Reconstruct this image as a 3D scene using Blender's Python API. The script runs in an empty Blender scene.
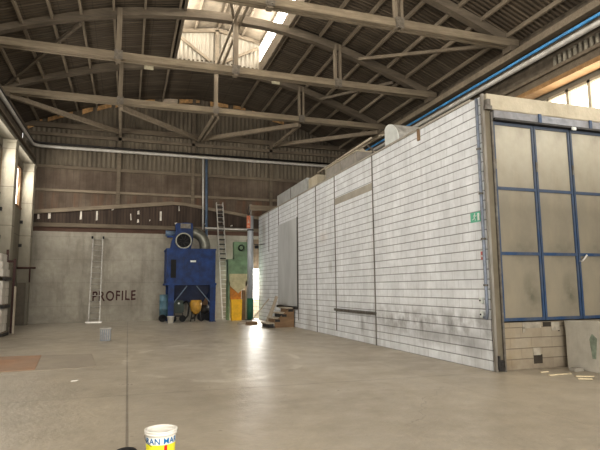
import bpy, bmesh, math, random
from mathutils import Vector, Matrix, Quaternion
random.seed(7)
C = bpy.context.scene.collection
PI = math.pi

# ------------------------------------------------------------------ object helpers
def obj(name, bm, m, parent=None, smooth=False, label=None):
    bmesh.ops.recalc_face_normals(bm, faces=bm.faces[:])
    me = bpy.data.meshes.new(name); bm.to_mesh(me); bm.free()
    if m: me.materials.append(m)
    if smooth:
        for p in me.polygons: p.use_smooth = True
    o = bpy.data.objects.new(name, me); C.objects.link(o)
    if parent is not None:
        o.parent = parent
        L = Vector((0, 0, 0)); q = parent
        while q is not None: L += q.location; q = q.parent
        me.transform(Matrix.Translation(-L))
    if label: o['label'] = label
    return o
def thing(name, label, cat, loc=(0, 0, 0), group=None):
    o = bpy.data.objects.new(name, None); C.objects.link(o)
    o.location = loc; o.empty_display_size = .1
    o['label'] = label; o['category'] = cat
    if group: o['group'] = group
    return o
def solo(name, bm, m, label, cat, loc=None, group=None, smooth=False):
    o = obj(name, bm, m, None, smooth)
    o['label'] = label; o['category'] = cat
    if group: o['group'] = group
    if loc is not None:
        o.data.transform(Matrix.Translation(-Vector(loc))); o.location = loc
    return o
def struct(name, bm, m, parent=None, smooth=False):
    o = obj(name, bm, m, parent, smooth)
    if parent is None: o['kind'] = 'structure'
    return o
NB = bmesh.new
def box(bm, x0, x1, y0, y1, z0, z1, bev=0):
    r = bmesh.ops.create_cube(bm, size=1)
    for v in r['verts']:
        v.co = Vector(((x0+x1)/2+v.co.x*(x1-x0), (y0+y1)/2+v.co.y*(y1-y0), (z0+z1)/2+v.co.z*(z1-z0)))
    if bev:
        es = list({e for v in r['verts'] for e in v.link_edges})
        bmesh.ops.bevel(bm, geom=es, offset=bev, segments=2, affect='EDGES')
    return bm
def bar(bm, p, q, w, h, up=(0, 0, 1)):
    p, q = Vector(p), Vector(q); d = (q-p).normalized(); up = Vector(up)
    if abs(d.dot(up)) > .99: up = Vector((0, 1, 0))
    s = d.cross(up).normalized(); t = s.cross(d).normalized()
    vs = []
    for c in (p, q):
        for a, b in ((-1, -1), (1, -1), (1, 1), (-1, 1)):
            vs.append(bm.verts.new(c+s*a*w/2+t*b*h/2))
    for i in range(4):
        j = (i+1) % 4; bm.faces.new((vs[i], vs[j], vs[4+j], vs[4+i]))
    bm.faces.new(vs[3::-1]); bm.faces.new(vs[4:8])
    return bm
def tube(bm, pts, r, n=12, caps=True):
    pts = [Vector(p) for p in pts]; rs = r if isinstance(r, (list, tuple)) else [r]*len(pts)
    rings = []; ref = None
    for i, p in enumerate(pts):
        a = pts[max(i-1, 0)]; b = pts[min(i+1, len(pts)-1)]
        d = (b-a).normalized()
        if ref is None:
            ref = Vector((0, 0, 1)) if abs(d.z) < .9 else Vector((1, 0, 0))
        s = (ref-d*ref.dot(d)).normalized(); ref = s; t = d.cross(s)
        rings.append([bm.verts.new(p+(s*math.cos(2*PI*k/n)+t*math.sin(2*PI*k/n))*rs[i]) for k in range(n)])
    for i in range(len(rings)-1):
        for k in range(n):
            bm.faces.new((rings[i][k], rings[i][(k+1) % n], rings[i+1][(k+1) % n], rings[i+1][k]))
    if caps: bm.faces.new(rings[0][::-1]); bm.faces.new(rings[-1])
    return bm
def lathe(bm, prof, c=(0, 0), n=32):
    rings = [[bm.verts.new((c[0]+r*math.cos(2*PI*k/n), c[1]+r*math.sin(2*PI*k/n), z)) for k in range(n)] for r, z in prof]
    for i in range(len(rings)-1):
        for k in range(n): bm.faces.new((rings[i][k], rings[i][(k+1) % n], rings[i+1][(k+1) % n], rings[i+1][k]))
    return rings
def prism(bm, poly, axis, a, b):
    """extrude polygon (2 coords) along axis 'x','y','z' from a to b"""
    def mk(u, v, w): return {'x': (w, u, v), 'y': (u, w, v), 'z': (u, v, w)}[axis]
    A = [bm.verts.new(mk(u, v, a)) for u, v in poly]; B = [bm.verts.new(mk(u, v, b)) for u, v in poly]
    n = len(poly)
    for i in range(n): bm.faces.new((A[i], A[(i+1) % n], B[(i+1) % n], B[i]))
    bm.faces.new(A[::-1]); bm.faces.new(B)
    return bm
def ribbon(bm, pts, w, h):
    """rectangular section swept along a curve lying in an XZ plane; w along Y, h in plane"""
    pts = [Vector(p) for p in pts]; rings = []
    for i, p in enumerate(pts):
        d = (pts[min(i+1, len(pts)-1)]-pts[max(i-1, 0)]).normalized()
        t = Vector((-d.z, 0, d.x))
        rings.append([bm.verts.new(p+Vector((0, a*w/2, 0))+t*b*h/2) for a, b in ((-1, -1), (1, -1), (1, 1), (-1, 1))])
    for i in range(len(rings)-1):
        for k in range(4): bm.faces.new((rings[i][k], rings[i][(k+1) % 4], rings[i+1][(k+1) % 4], rings[i+1][k]))
    bm.faces.new(rings[0][::-1]); bm.faces.new(rings[-1])
    return bm
def text_mesh(txt, size, bold=0.0, extrude=.002, spacing=1.0):
    cu = bpy.data.curves.new('t', 'FONT'); cu.body = txt; cu.size = size; cu.extrude = extrude; cu.offset = bold
    cu.space_character = spacing; cu.align_x = 'CENTER'
    o = bpy.data.objects.new('t', cu); C.objects.link(o)
    me = bpy.data.meshes.new_from_object(o.evaluated_get(bpy.context.evaluated_depsgraph_get()))
    bpy.data.objects.remove(o); bpy.data.curves.remove(cu)
    bm = NB(); bm.from_mesh(me); bpy.data.meshes.remove(me)
    return bm

# ------------------------------------------------------------------ material helpers
class S:
    def __init__(s, nt, k): s.nt, s.k = nt, k
    def m(s, op, *a, clamp=False):
        n = s.nt.nodes.new('ShaderNodeMath'); n.operation = op; n.use_clamp = clamp
        for i, v in enumerate((s,)+a):
            if isinstance(v, S): s.nt.links.new(v.k, n.inputs[i])
            else: n.inputs[i].default_value = v
        return S(s.nt, n.outputs[0])
    def __add__(s, o): return s.m('ADD', o)
    def __sub__(s, o): return s.m('SUBTRACT', o)
    def __mul__(s, o): return s.m('MULTIPLY', o)
    def __truediv__(s, o): return s.m('DIVIDE', o)
    def inv(s): return S(s.nt, s.m('MULTIPLY', -1).m('ADD', 1).k)
class M:
    def __init__(s, name, rough=.8, metal=0.0, spec=.4):
        s.mat = bpy.data.materials.new(name); s.mat.use_nodes = True
        s.nt = s.mat.node_tree; s.b = s.nt.nodes['Principled BSDF']
        s.b.inputs['Roughness'].default_value = rough; s.b.inputs['Metallic'].default_value = metal
        s.b.inputs['Specular IOR Level'].default_value = spec
        tc = s.nt.nodes.new('ShaderNodeTexCoord'); s.co = tc.outputs['Object']
        sp = s.nt.nodes.new('ShaderNodeSeparateXYZ'); s.nt.links.new(s.co, sp.inputs[0])
        s.x, s.y, s.z = (S(s.nt, sp.outputs[i]) for i in range(3))
    def vec(s, scale=(1, 1, 1)):
        n = s.nt.nodes.new('ShaderNodeMapping'); n.inputs['Scale'].default_value = scale
        s.nt.links.new(s.co, n.inputs['Vector']); return n.outputs[0]
    def noise(s, scale, stretch=(1, 1, 1), detail=4, lo=.35, hi=.65, rough=.6, off=0):
        n = s.nt.nodes.new('ShaderNodeTexNoise'); n.inputs['Scale'].default_value = scale
        n.inputs['Detail'].default_value = detail; n.inputs['Roughness'].default_value = rough
        mp = s.nt.nodes.new('ShaderNodeMapping'); mp.inputs['Scale'].default_value = stretch
        mp.inputs['Location'].default_value = (off, off*1.7, off*.6)
        s.nt.links.new(s.co, mp.inputs['Vector']); s.nt.links.new(mp.outputs[0], n.inputs['Vector'])
        return s.rng(S(s.nt, n.outputs[0]), lo, hi)
    def rng(s, v, a, b, c=0.0, d=1.0):
        n = s.nt.nodes.new('ShaderNodeMapRange'); n.clamp = True
        for i, t in zip(('From Min', 'From Max', 'To Min', 'To Max'), (a, b, c, d)): n.inputs[i].default_value = t
        s.nt.links.new(v.k, n.inputs['Value']); return S(s.nt, n.outputs[0])
    def mix(s, f, a, b):
        n = s.nt.nodes.new('ShaderNodeMix'); n.data_type = 'RGBA'
        for i, v in ((0, f), (6, a), (7, b)):
            if isinstance(v, S): s.nt.links.new(v.k, n.inputs[i])
            elif i == 0: n.inputs[0].default_value = v
            else: n.inputs[i].default_value = (*v, 1)
        return S(s.nt, n.outputs[2])
    def color(s, c):
        if isinstance(c, S): s.nt.links.new(c.k, s.b.inputs['Base Color'])
        else: s.b.inputs['Base Color'].default_value = (*c, 1)
        return s
    def rough(s, v): s.nt.links.new(v.k, s.b.inputs['Roughness']); return s
    def bump(s, h, st=.5, dist=.02):
        n = s.nt.nodes.new('ShaderNodeBump'); n.inputs['Strength'].default_value = st; n.inputs['Distance'].default_value = dist
        s.nt.links.new(h.k, n.inputs['Height']); s.nt.links.new(n.outputs[0], s.b.inputs['Normal']); return s
    # a soft line mask where |v| < w
    def line(s, v, w): return s.rng(v.m('ABSOLUTE'), w*.5, w*1.2, 1, 0)
    def grid(s, v, period, w, off=0.0):
        f = (v+(off+1000*period)).m('MODULO', period)
        d = f.m('MINIMUM', f.m('SUBTRACT', period).m('ABSOLUTE'))
        return s.rng(d, w*.5, w*1.2, 1, 0)
    def spot(s, c, r, soft=.6, axes='xyz'):
        t = None
        for a, cc, rr in zip(axes, c, r):
            q = ((getattr(s, a)-cc)/rr).m('POWER', 2)
            t = q if t is None else t+q
        return s.rng(t.m('SQRT'), soft, 1.2, 1, 0)
def plain(name, c, rough=.6, metal=0.0, var=.25, scale=6, dirt=(.06, .05, .04), amt=.35, stretch=(1, 1, 1), bump=0):
    m = M(name, rough, metal); n1 = m.noise(scale, stretch); n2 = m.noise(scale*.3, stretch, off=3)
    base = m.mix(n1, tuple(v*(1-var) for v in c), tuple(min(1, v*(1+var)) for v in c))
    m.color(m.mix(n2*amt, base, dirt))
    if bump: m.bump(m.noise(scale*4, stretch), bump, .01)
    return m.mat

# concrete floor
m = M('floor concrete', .5)
big = m.noise(.35, (1, .7, 1), 6, .3, .7); mid = m.noise(2.2, (1, 1, 1), 6, .35, .7, off=5); fine = m.noise(14, (1, 1, 1), 5, .35, .65, off=9)
stre = m.noise(1.1, (1, .25, 1), 5, .4, .7, off=2)
c = m.mix(big, (.30, .26, .20), (.48, .425, .335)); c = m.mix(mid*.35, c, (.56, .505, .41)); c = m.mix(fine*.28, c, (.20, .17, .13))
c = m.mix(stre*.25, c, (.26, .24, .21))
c = m.mix(m.noise(.9, (1, .6, 1), 6, .38, .62, off=51)*m.spot((2.6, 13.5), (3.2, 7.5), .2, 'xy')*.55, c, (.56, .52, .45))  # pale patch: window glare on the floor painted into the colour
jl = m.line(m.x-.045, .016).m('MAXIMUM', m.line(m.y-8.5+(m.x*.045), .014)).m('MAXIMUM', m.line(m.x-5.1, .01)*.5)
jl = jl.m('MAXIMUM', m.line(m.y-17.6, .02)*.35)
wob = m.noise(1.3, (1, 1, 1), 5, 0, 1, off=11)
crk = m.line(m.y-5.4-(m.x-3.6)*1.05-(wob*1.2), .012)*m.spot((4.1, 6.3), (1.0, 1.5), .9, 'xy')
crk2 = m.line(m.y-7.3+(m.x-5)*.25-(wob*.9), .01)*m.spot((4.6, 6.6), (1.0, 1.0), .9, 'xy')
c = m.mix(jl*.5, c, (.08, .065, .05)); c = m.mix(crk.m('MAXIMUM', crk2)*.45, c, (.10, .08, .06))
# pale scraped arc left by a tyre
r = ((m.x-1.9).m('POWER', 2)+((m.y-12.2)*.62).m('POWER', 2)).m('SQRT')
arc = m.line(r-1.75-(wob*.25), .09)*m.noise(1.1, (1, 1, 1), 3, .47, .58, off=21)
arc2 = m.line(m.x-1.9-(m.y-12)*.12-(wob*.5), .10)*m.noise(1.5, (1, 1, 1), 3, .45, .6, off=31)*m.spot((2.2, 13), (1.6, 4.5), .8, 'xy')
c = m.mix(arc.m('MAXIMUM', arc2*.7)*.6, c, (.62, .58, .5))
# orange rust stain and dark oil patches
ed = m.noise(1.5, (1, 1, 1), 4, .3, .7, off=41)
c = m.mix(m.spot((.03, 5.45), (.14, .22), .5, 'xy')*.75, c, (.06, .055, .05))
c = m.mix(m.rng(m.y, 20, 27, 0, .4), c, (.55, .52, .46))  # paler towards the back: wedge of window light painted in
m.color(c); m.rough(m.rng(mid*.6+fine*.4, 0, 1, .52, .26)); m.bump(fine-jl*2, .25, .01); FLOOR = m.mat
m.b.inputs['Specular IOR Level'].default_value = .45

# back wall concrete
def concrete(name, a, b, dark, rough=.85, panel=None):
    m = M(name, rough); n = m.noise(.8, (1, 1, 1), 6, .3, .7); n2 = m.noise(4, (1, 1, 1), 6, .35, .65, off=3); dr = m.noise(1.6, (1.6, 1.6, .25), 5, .5, .75, off=7)
    c = m.mix(n, a, b); c = m.mix(n2*.3, c, tuple(v*.7 for v in a)); c = m.mix(dr*.5, c, dark)
    if panel:
        for ax, per, off, w in panel: c = m.mix(m.grid(getattr(m, ax), per, w, off)*(.22 if 'back' in name else .55), c, tuple(v*.5 for v in dark))
    if 'pier' in name: c = m.mix(m.rng(m.z, 5.2, 1.5, 0, .75), c, tuple(v*.42 for v in a))  # piers darken towards the foot: fading window light painted into the concrete
    m.color(c); m.bump(n2, .3, .02); return m.mat
BACKC = concrete('back wall concrete', (.31, .285, .235), (.46, .43, .36), (.15, .13, .10), panel=[('z', 1.15, .35, .012)])
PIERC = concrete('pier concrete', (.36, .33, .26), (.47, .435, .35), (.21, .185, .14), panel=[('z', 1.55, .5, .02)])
LEFTC = concrete('left wall concrete', (.20, .18, .14), (.28, .25, .195), (.10, .085, .06), panel=[('z', 1.55, .5, .015)])
DOCKC = concrete('dock concrete', (.40, .375, .32), (.52, .49, .42), (.22, .20, .165))
BEAMC = concrete('header concrete', (.42, .375, .285), (.55, .495, .385), (.28, .23, .155))
GREYC = concrete('old concrete', (.30, .28, .24), (.42, .39, .33), (.18, .16, .13))

def wood(name, a, b, dark, rough=.8, axis='x', sc=6):
    st = {'x': (.12, 1, 1), 'y': (1, .12, 1), 'z': (1, 1, .12)}[axis]
    m = M(name, rough); n = m.noise(sc, st, 5, .3, .7); n2 = m.noise(sc*4, st, 4, .35, .65, off=3); n3 = m.noise(.7, (1, 1, 1), 3, .4, .7, off=5)
    c = m.mix(n, a, b); c = m.mix(n2*.35, c, dark); c = m.mix(n3*.4, c, dark); m.color(c); m.bump(n2, .3, .01); return m.mat
CHORD = wood('chord timber', (.19, .155, .107), (.32, .265, .185), (.11, .085, .06))
ARCH = wood('arch timber', (.135, .11, .08), (.21, .172, .125), (.07, .055, .04))
POST = wood('post timber', (.19, .155, .11), (.29, .245, .18), (.13, .10, .07), axis='z')
PURL = wood('purlin timber', (.22, .18, .13), (.34, .285, .21), (.12, .095, .068), axis='y')
GIRT = wood('girt timber', (.15, .12, .085), (.23, .19, .135), (.08, .06, .045))
GIRTP = wood('pale girt timber', (.22, .18, .128), (.31, .255, .185), (.11, .088, .063))
RED = wood('reddish timber', (.10, .055, .038), (.15, .085, .06), (.05, .03, .02))
PALE = wood('pale board', (.42, .37, .29), (.56, .50, .40), (.24, .20, .15), axis='z', sc=10)
BROWNW = wood('brown plywood', (.20, .125, .07), (.32, .21, .12), (.10, .065, .04), sc=5)
ORNG = wood('orange boards', (.30, .17, .07), (.42, .26, .12), (.15, .09, .04))

# corrugated roof underside, ribs run up the slope
m = M('roof sheets', .85); st = m.noise(.9, (1, 1, 1), 5, .3, .7); st2 = m.noise(1.5, (.25, 2.5, 1), 5, .35, .7, off=4)
rib = (m.y*(2*PI/.17)).m('SINE')
c = m.mix(st, (.060, .046, .032), (.11, .086, .060)); c = m.mix(st2*.6, c, (.165, .13, .09)); c = m.mix(m.rng(rib, -.2, 1)*.4, c, (.03, .023, .016))
c = m.mix(m.grid(m.y, 1.02, .03)*.5, c, (.22, .18, .13)); c = m.mix(m.grid(m.x, 1.03, .02, .4)*.35, c, (.03, .024, .017)); c = m.mix(m.noise(.5, (1, 1, 1), 3, .55, .75, off=14)*.35, c, (.14, .12, .09))
m.color(c); m.bump(rib, .5, .03); ROOF = m.mat

def corr(name, a, b, dark, per=.22, rough=.7, h0=None):
    m = M(name, rough); n = m.noise(.6, (1, 1, 1), 5, .3, .7); n2 = m.noise(2.2, (1, 1, .3), 5, .4, .7, off=3)
    c = m.mix(n, a, b); c = m.mix(n2*.5, c, dark); m.color(c); return m.mat
CORR = corr('gable corrugated sheet', (.15, .125, .09), (.22, .185, .135), (.06, .048, .034))
CORRL = corr('lantern corrugated sheet', (.33, .295, .235), (.42, .38, .31), (.22, .185, .14))
m = M('stained panels', .85); n = m.noise(.5, (1, 1, 1.3), 6, .35, .65); n2 = m.noise(3.2, (1, 1, .18), 6, .4, .68, off=3)
c = m.mix(n, (.085, .062, .044), (.185, .146, .108)); c = m.mix(n2*.55, c, (.065, .043, .03)); c = m.mix(m.noise(1.1, (1.4, 1, .25), 5, .5, .7, off=8)*m.rng(m.z, 6.6, 6.4, 0, .8), c, (.16, .085, .05))
c = m.mix(m.grid(m.x, .31, .012)*.35, c, (.045, .03, .022)); m.color(c); m.bump(n2, .3, .02); STAIN = m.mat
m = M('dark boards', .85); n = m.noise(4, (1, 1, .1), 5, .35, .65); c = m.mix(n, (.04, .028, .02), (.085, .06, .045))
c = m.mix(m.grid(m.x, .16, .012)*.6, c, (.015, .01, .008)); m.color(c); DARKB = m.mat

# white painted block wall (face x = const): courses along z, joints along y
def blockwall(name, u, a, b, dark, row, wid, joint, stain=None, jcol=(.115, .11, .10)):
    m = M(name, .75); U = getattr(m, u)
    n = m.noise(1.2, (1, 1, 1), 5, .3, .7); n2 = m.noise(7, (1, 1, 1), 5, .35, .65, off=3); n3 = m.noise(2.5, (1, 2.5, .22), 5, .45, .7, off=6)
    c = m.mix(n, a, b); c = m.mix(n2*.25, c, dark); c = m.mix(n3*.4, c, dark)
    rowi = (m.z/row).m('FLOOR'); half = rowi.m('MODULO', 2)*(wid/2)
    cell = ((U+half+100*wid)/wid).m('FLOOR')
    wn = m.nt.nodes.new('ShaderNodeTexWhiteNoise'); wn.noise_dimensions = '2D'
    cb = m.nt.nodes.new('ShaderNodeCombineXYZ'); m.nt.links.new(cell.k, cb.inputs[0]); m.nt.links.new(rowi.k, cb.inputs[1]); m.nt.links.new(cb.outputs[0], wn.inputs['Vector'])
    c = m.mix(S(m.nt, wn.outputs['Value'])*.22, c, dark)
    hj = m.grid(m.z, row, joint); vj = m.grid(U+half, wid, joint*.7)
    if stain:
        for args, amt, col in stain(m): c = m.mix(args*amt, c, col)
    c = m.mix(vj*.3, c, jcol); c = m.mix(hj*.72, c, jcol)
    m.color(c); m.bump((hj.m('MAXIMUM', vj*.6)).inv(), .6, .012); return m.mat
def whitestain(m):
    N = m.noise(2.6, (1, 1, .8), 5, .42, .62, off=13); N2 = m.noise(.9, (1, 1, .5), 5, .5, .7, off=23)
    low = m.rng(m.z, .25, .8, 0, 1)*m.rng(m.z, .8, 1.25, 1, 0)
    return [(N*low*m.rng(m.y, 15, 12, 0, 1), .75, (.17, .16, .15)), (N2*m.rng(m.z, 1.4, .2, 0, 1), .5, (.30, .28, .25)),
            (m.spot((10.2, .55), (.9, .28), .2, 'yz'), .45, (.15, .14, .13)), (m.spot((8.9, .45), (.4, .3), .2, 'yz'), .5, (.15, .14, .13)),
            (m.spot((14.0, .5), (.14, .35), .2, 'yz'), .55, (.12, .11, .10)), (m.spot((16.45, 2.3), (.2, .22), .2, 'yz'), .45, (.25, .23, .2)),
            (m.spot((25.6, 4.6), (.4, 1.0), .2, 'yz'), .5, (.2, .17, .13)), (m.spot((17.1, 3.4), (.5, .25), .1, 'yz'), .25, (.45, .33, .22))]
WHITE = blockwall('white painted blocks', 'y', (.62, .64, .66), (.80, .82, .84), (.44, .445, .45), .193, .42, .011, whitestain)
def basestain(m):
    N = m.noise(1.8, (1, 1, 1), 5, .4, .65, off=33)
    return [(N*m.rng(m.x, 7.6, 7.0, .3, 1), .6, (.30, .23, .13)), (N*m.rng(m.z, .3, .05, 0, 1), .6, (.14, .11, .085))]
BASEB = blockwall('beige block base', 'x', (.27, .235, .18), (.37, .325, .25), (.19, .155, .11), .2, .5, .008, basestain, (.12, .095, .07))
CREAM = blockwall('cream block apron', 'x', (.62, .55, .42), (.72, .65, .52), (.50, .42, .30), .2, .45, .01)

m = M('blue frame paint', .5); n = m.noise(6, (1, 1, .5), 5, .35, .65)
c = m.mix(n, (.018, .045, .105), (.03, .068, .14)); c = m.mix(m.noise(2.5, (1, 1, 1), 5, .4, .65, off=4)*.45, c, (.11, .105, .095)); c = m.mix(m.rng(m.z, 1.3, 3.9, 0, .7), c, (.075, .085, .10))
m.color(c); BLUEF = m.mat
PLTM = plain('aged plate', (.19, .165, .13), .6, .2, .2, 8)
GREYBL = plain('grey blue track paint', (.24, .25, .27), .55, 0, .2, 5, (.14, .11, .08), .4)
BLUEM = plain('blue machine paint', (.004, .036, .16), .55, 0, .35, 3, (.008, .014, .035), .55, bump=.1)
DBLUE = plain('dark blue hopper paint', (.022, .036, .085), .55, 0, .3, 3)
LBLUE = plain('light blue paint', (.10, .19, .24), .5, 0, .2, 5)
GREENM = plain('green machine paint', (.17, .27, .155), .5, 0, .2, 4, (.12, .13, .09), .4)
DGREEN = plain('dark green paint', (.035, .06, .045), .55, 0, .3, 4)
EGREEN = plain('column green paint', (.03, .17, .10), .5, 0, .2, 4)
CONEB = plain('beige cone paint', (.50, .46, .28), .55, 0, .15, 4, (.2, .17, .1), .3)
ORANGE = plain('orange chute paint', (.55, .22, .02), .5, 0, .25, 5, (.25, .11, .03), .5)
YELLOW = plain('yellow bin paint', (.90, .52, .02), .5, 0, .15, 4, (.4, .22, .03), .25)
YHOP = plain('ochre hopper paint', (.55, .32, .06), .5, 0, .2, 5)
PIPEG = plain('galvanised duct', (.22, .22, .185), .4, .45, .2, 5, (.1, .09, .07), .4)
COLG = plain('grey column paint', (.48, .52, .56), .45, .0, .15, 4, (.15, .13, .11), .35, (1, 1, .3))
STEEL = plain('weathered steel', (.17, .165, .15), .5, .4, .25, 8, (.10, .07, .045), .5)
DSTEEL = plain('dark steel', (.035, .033, .032), .55, .3, .3, 8)
ALU = plain('worn aluminium', (.62, .60, .56), .38, .6, .12, 9, (.4, .37, .32), .3)
ALUM = plain('grey aluminium', (.46, .44, .40), .45, .5, .12, 9)
ALUD = plain('dull aluminium', (.30, .27, .23), .5, .4, .15, 9)
WPIPE = plain('pale pipe paint', (.50, .48, .44), .4, .1, .1, 6, (.3, .27, .22), .3)
BPIPE = plain('blue pipe paint', (.09, .34, .66), .45, 0, .15, 5)
VPBLUE = plain('slate blue pipe', (.10, .15, .22), .45, 0, .15, 5)
SHEET = plain('grey sheet metal', (.46, .47, .47), .55, .0, .12, 1.4, (.24, .24, .23), .45, (1, 1, .3))
GALV = plain('pale galvanised sheet', (.46, .47, .46), .45, .3, .12, 3, (.3, .29, .27), .4)
COWL = plain('pale cowl plastic', (.58, .60, .58), .4, 0, .08, 5, (.4, .4, .38), .3)
CARTON = plain('white carton', (.62, .59, .53), .7, 0, .12, 4, (.35, .31, .25), .35)
BLACK = plain('black rubber', (.006, .006, .007), .7, 0, .3, 12, (.01, .01, .01))
BUCKW = plain('white bucket plastic', (.80, .78, .72), .35, 0, .04, 8, (.55, .5, .42), .25)
BUCKY = plain('yellow label', (.86, .80, .05), .35, 0, .04, 8, (.6, .5, .1), .1)
INKB = plain('blue ink', (.01, .17, .42), .4, 0, .05)
INKR = plain('red ink', (.70, .02, .02), .4, 0, .05)
MAROON = plain('maroon wall paint', (.06, .018, .016), .8, 0, .3, 20, (.12, .09, .07), .2)
SIGNG = plain('sign green', (.13, .50, .33), .45, 0, .05)
SIGNW = plain('sign white', (.78, .82, .78), .45, 0, .03)
SIGNR = plain('sign red', (.50, .14, .12), .5, 0, .1, 30)
SIGNO = plain('orange sign', (.62, .20, .10), .5, 0, .2, 12, (.3, .15, .1), .4)
RACK = plain('oxide red rack', (.06, .018, .013), .55, 0, .2, 6)
RUSTS = plain('rust tinted board', (.36, .205, .12), .7, 0, .15, 2, (.30, .24, .18), .6)
MATS = plain('grey floor sheet', (.33, .285, .225), .7, 0, .1, 1.5, (.24, .21, .17), .5)
GREYB = plain('grey blue plastic', (.26, .28, .30), .6, 0, .1, 12, (.2, .2, .2), .4)
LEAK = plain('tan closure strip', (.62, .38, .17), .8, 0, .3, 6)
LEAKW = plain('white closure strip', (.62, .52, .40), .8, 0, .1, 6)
DEBR = plain('splintered pale wood', (.60, .52, .36), .8, 0, .2, 20)
PLATE = plain('pale tin plate', (.52, .47, .33), .5, 0, .1, 10)
# dirty door sheets; paler top is reflected daylight painted into the colour
m = M('door sheets', .3); n = m.noise(.9, (1, 1, 1), 5, .3, .7); n2 = m.noise(3, (1, 1, .3), 5, .4, .7, off=3)
c = m.mix(n, (.31, .29, .23), (.45, .42, .34)); c = m.mix(m.rng(m.z, 3.4, 2.2, 0, .9), c, (.19, .17, .13)); c = m.mix(m.noise(1.6, (1, 1, .6), 6, .5, .72, off=17)*.55, c, (.17, .15, .115)); c = m.mix(n2*.4, c, (.30, .26, .19)); N = m.noise(3, (1, 1, 1), 5, .35, .6, off=9)
c = m.mix(N*m.spot((.22, .5), (.22, .45), .1, 'xz')*.85, c, (.10, .095, .07)); c = m.mix(N*m.spot((.1, 1.35), (.45, .3), .1, 'xz')*.6, c, (.10, .095, .075))
c = m.mix(N*m.spot((.2, 2.0), (.4, .5), .1, 'xz')*.4, c, (.16, .14, .11)); c = m.mix(N*m.spot((.0, .1), (.6, .25), .1, 'xz')*.5, c, (.2, .18, .14))
m.color(c); m.rough(m.rng(n, 0, 1, .3, .5)); PANE = m.mat
# bright glazing: thin frosted sheet, sky light behind it put in as the pane's own emission
def glazing(name, col, e):
    m = M(name, .3); m.color((.9, .9, .88)); m.b.inputs['Emission Color'].default_value = (*col, 1); m.b.inputs['Emission Strength'].default_value = e
    return m.mat
GLAZE = glazing('skylit frosted glazing', (1, .97, .9), 3.2)
GLAZEW = glazing('skylit window glazing', (1, .95, .86), 2.6)
GLAZEB = glazing('back window glazing', (1, .98, .94), 4)

# ------------------------------------------------------------------ dimensions
BW = 27.9
XL, XR = -4.9, 12.3
PROF = [(-5.35, 9.78), (-4.4, 10.22), (-3, 10.75), (-1.7, 11.2), (-.55, 11.55), (1.7, 11.97), (3.6, 12.1), (5.72, 11.97), (7.8, 11.5), (9.1, 11.12), (10.2, 10.7), (11.4, 10.22), (12.6, 9.72)]
def rz(x):
    for (a, p), (b, q) in zip(PROF, PROF[1:]):
        if a <= x <= b: return p+(q-p)*(x-a)/(b-a)
    return PROF[-1][1]
Y0 = -9.0

# ------------------------------------------------------------------ setting
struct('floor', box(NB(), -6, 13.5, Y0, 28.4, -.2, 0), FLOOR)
# roof with the lantern opening
def roofstrip(bm, pts, y0, y1):
    ribbon_pts = [(x, (y0+y1)/2, z+.04) for x, z in pts]; ribbon(bm, ribbon_pts, y1-y0, .07)
OX0, OX1, OY0, OY1 = 1.7, 5.72, 1.0, 22.9
bm = NB()
roofstrip(bm, [p for p in PROF if p[0] <= 1.7], Y0, 28.2); roofstrip(bm, [p for p in PROF if p[0] >= 5.72], Y0, 28.2)
roofstrip(bm, [p for p in PROF if 1.7 <= p[0] <= 5.72], OY1, 28.2); roofstrip(bm, [p for p in PROF if 1.7 <= p[0] <= 5.72], Y0, OY0)
ceil = struct('ceiling', bm, ROOF)
# lantern (raised skylight) : children of the ceiling
def corrugate(bm, x0, x1, y, zf0, zf1, per=.22, amp=.025):
    n = int((x1-x0)/per*6); prev = None
    for i in range(n+1):
        x = x0+(x1-x0)*i/n; yy = y-amp*math.sin(2*PI*x/per)
        a = bm.verts.new((x, yy, zf0(x) if callable(zf0) else zf0)); b = bm.verts.new((x, yy, zf1(x) if callable(zf1) else zf1))
        if prev: bm.faces.new((prev[0], a, b, prev[1]))
        prev = (a, b)
    return bm
def lz(x): return 13.85-abs(x-3.7)*.24
obj('lantern_end_sheet', corrugate(NB(), OX0, OX1, OY1, 11.9, lz, .2, .025), CORRL, ceil)
bm = NB(); ribbon(bm, [(OX0-.3, (OY0+OY1)/2, lz(OX0-.3)), (3.7, (OY0+OY1)/2, 13.87), (OX1+.3, (OY0+OY1)/2, lz(OX1+.3))], OY1-OY0+.3, .06)
obj('lantern_roof', bm, plain('lantern roof sheet', (.25, .21, .155), .8, 0, .2, 2, (.14, .11, .08), .5), ceil)
bm = NB()
for x in (OX0, OX1): box(bm, x-.05, x+.05, OY0, OY1, 11.75, 12.35); box(bm, x-.05, x+.05, OY0, OY1, 13.2, 13.36)
obj('lantern_kerb', bm, ARCH, ceil)
for k, x in enumerate((OX0, OX1)):
    w = struct('window_%d' % (k+1), box(NB(), x-.012, x+.012, OY0, OY1, 12.35, 13.2), GLAZE)
    bm = NB(); y = OY0
    while y < OY1: box(bm, x-.03, x+.03, y-.03, y+.03, 12.35, 13.2); y += .73
    obj('mullion', bm, GIRTP, w)
bm = NB()
bar(bm, (OX0, OY1-.12, 13.3), (3.7, OY1-.12, 13.62), .12, .16); bar(bm, (3.7, OY1-.12, 13.62), (OX1, OY1-.12, 13.3), .12, .16)
bar(bm, (3.62, OY1-.12, 11.9), (3.62, OY1-.12, 13.6), .16, .12); bar(bm, (OX0+.1, OY1-.15, 13.1), (3.3, OY1-.15, 12.05), .1, .12); bar(bm, (5.55, OY1-.15, 13.0), (3.9, OY1-.15, 12.05), .1, .12)
y = 18.3
for y in (18.3, 13.4): 
    bar(bm, (OX0, y, 13.3), (3.7, y, 13.75), .1, .14); bar(bm, (3.7, y, 13.75), (OX1, y, 13.3), .1, .14)
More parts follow.
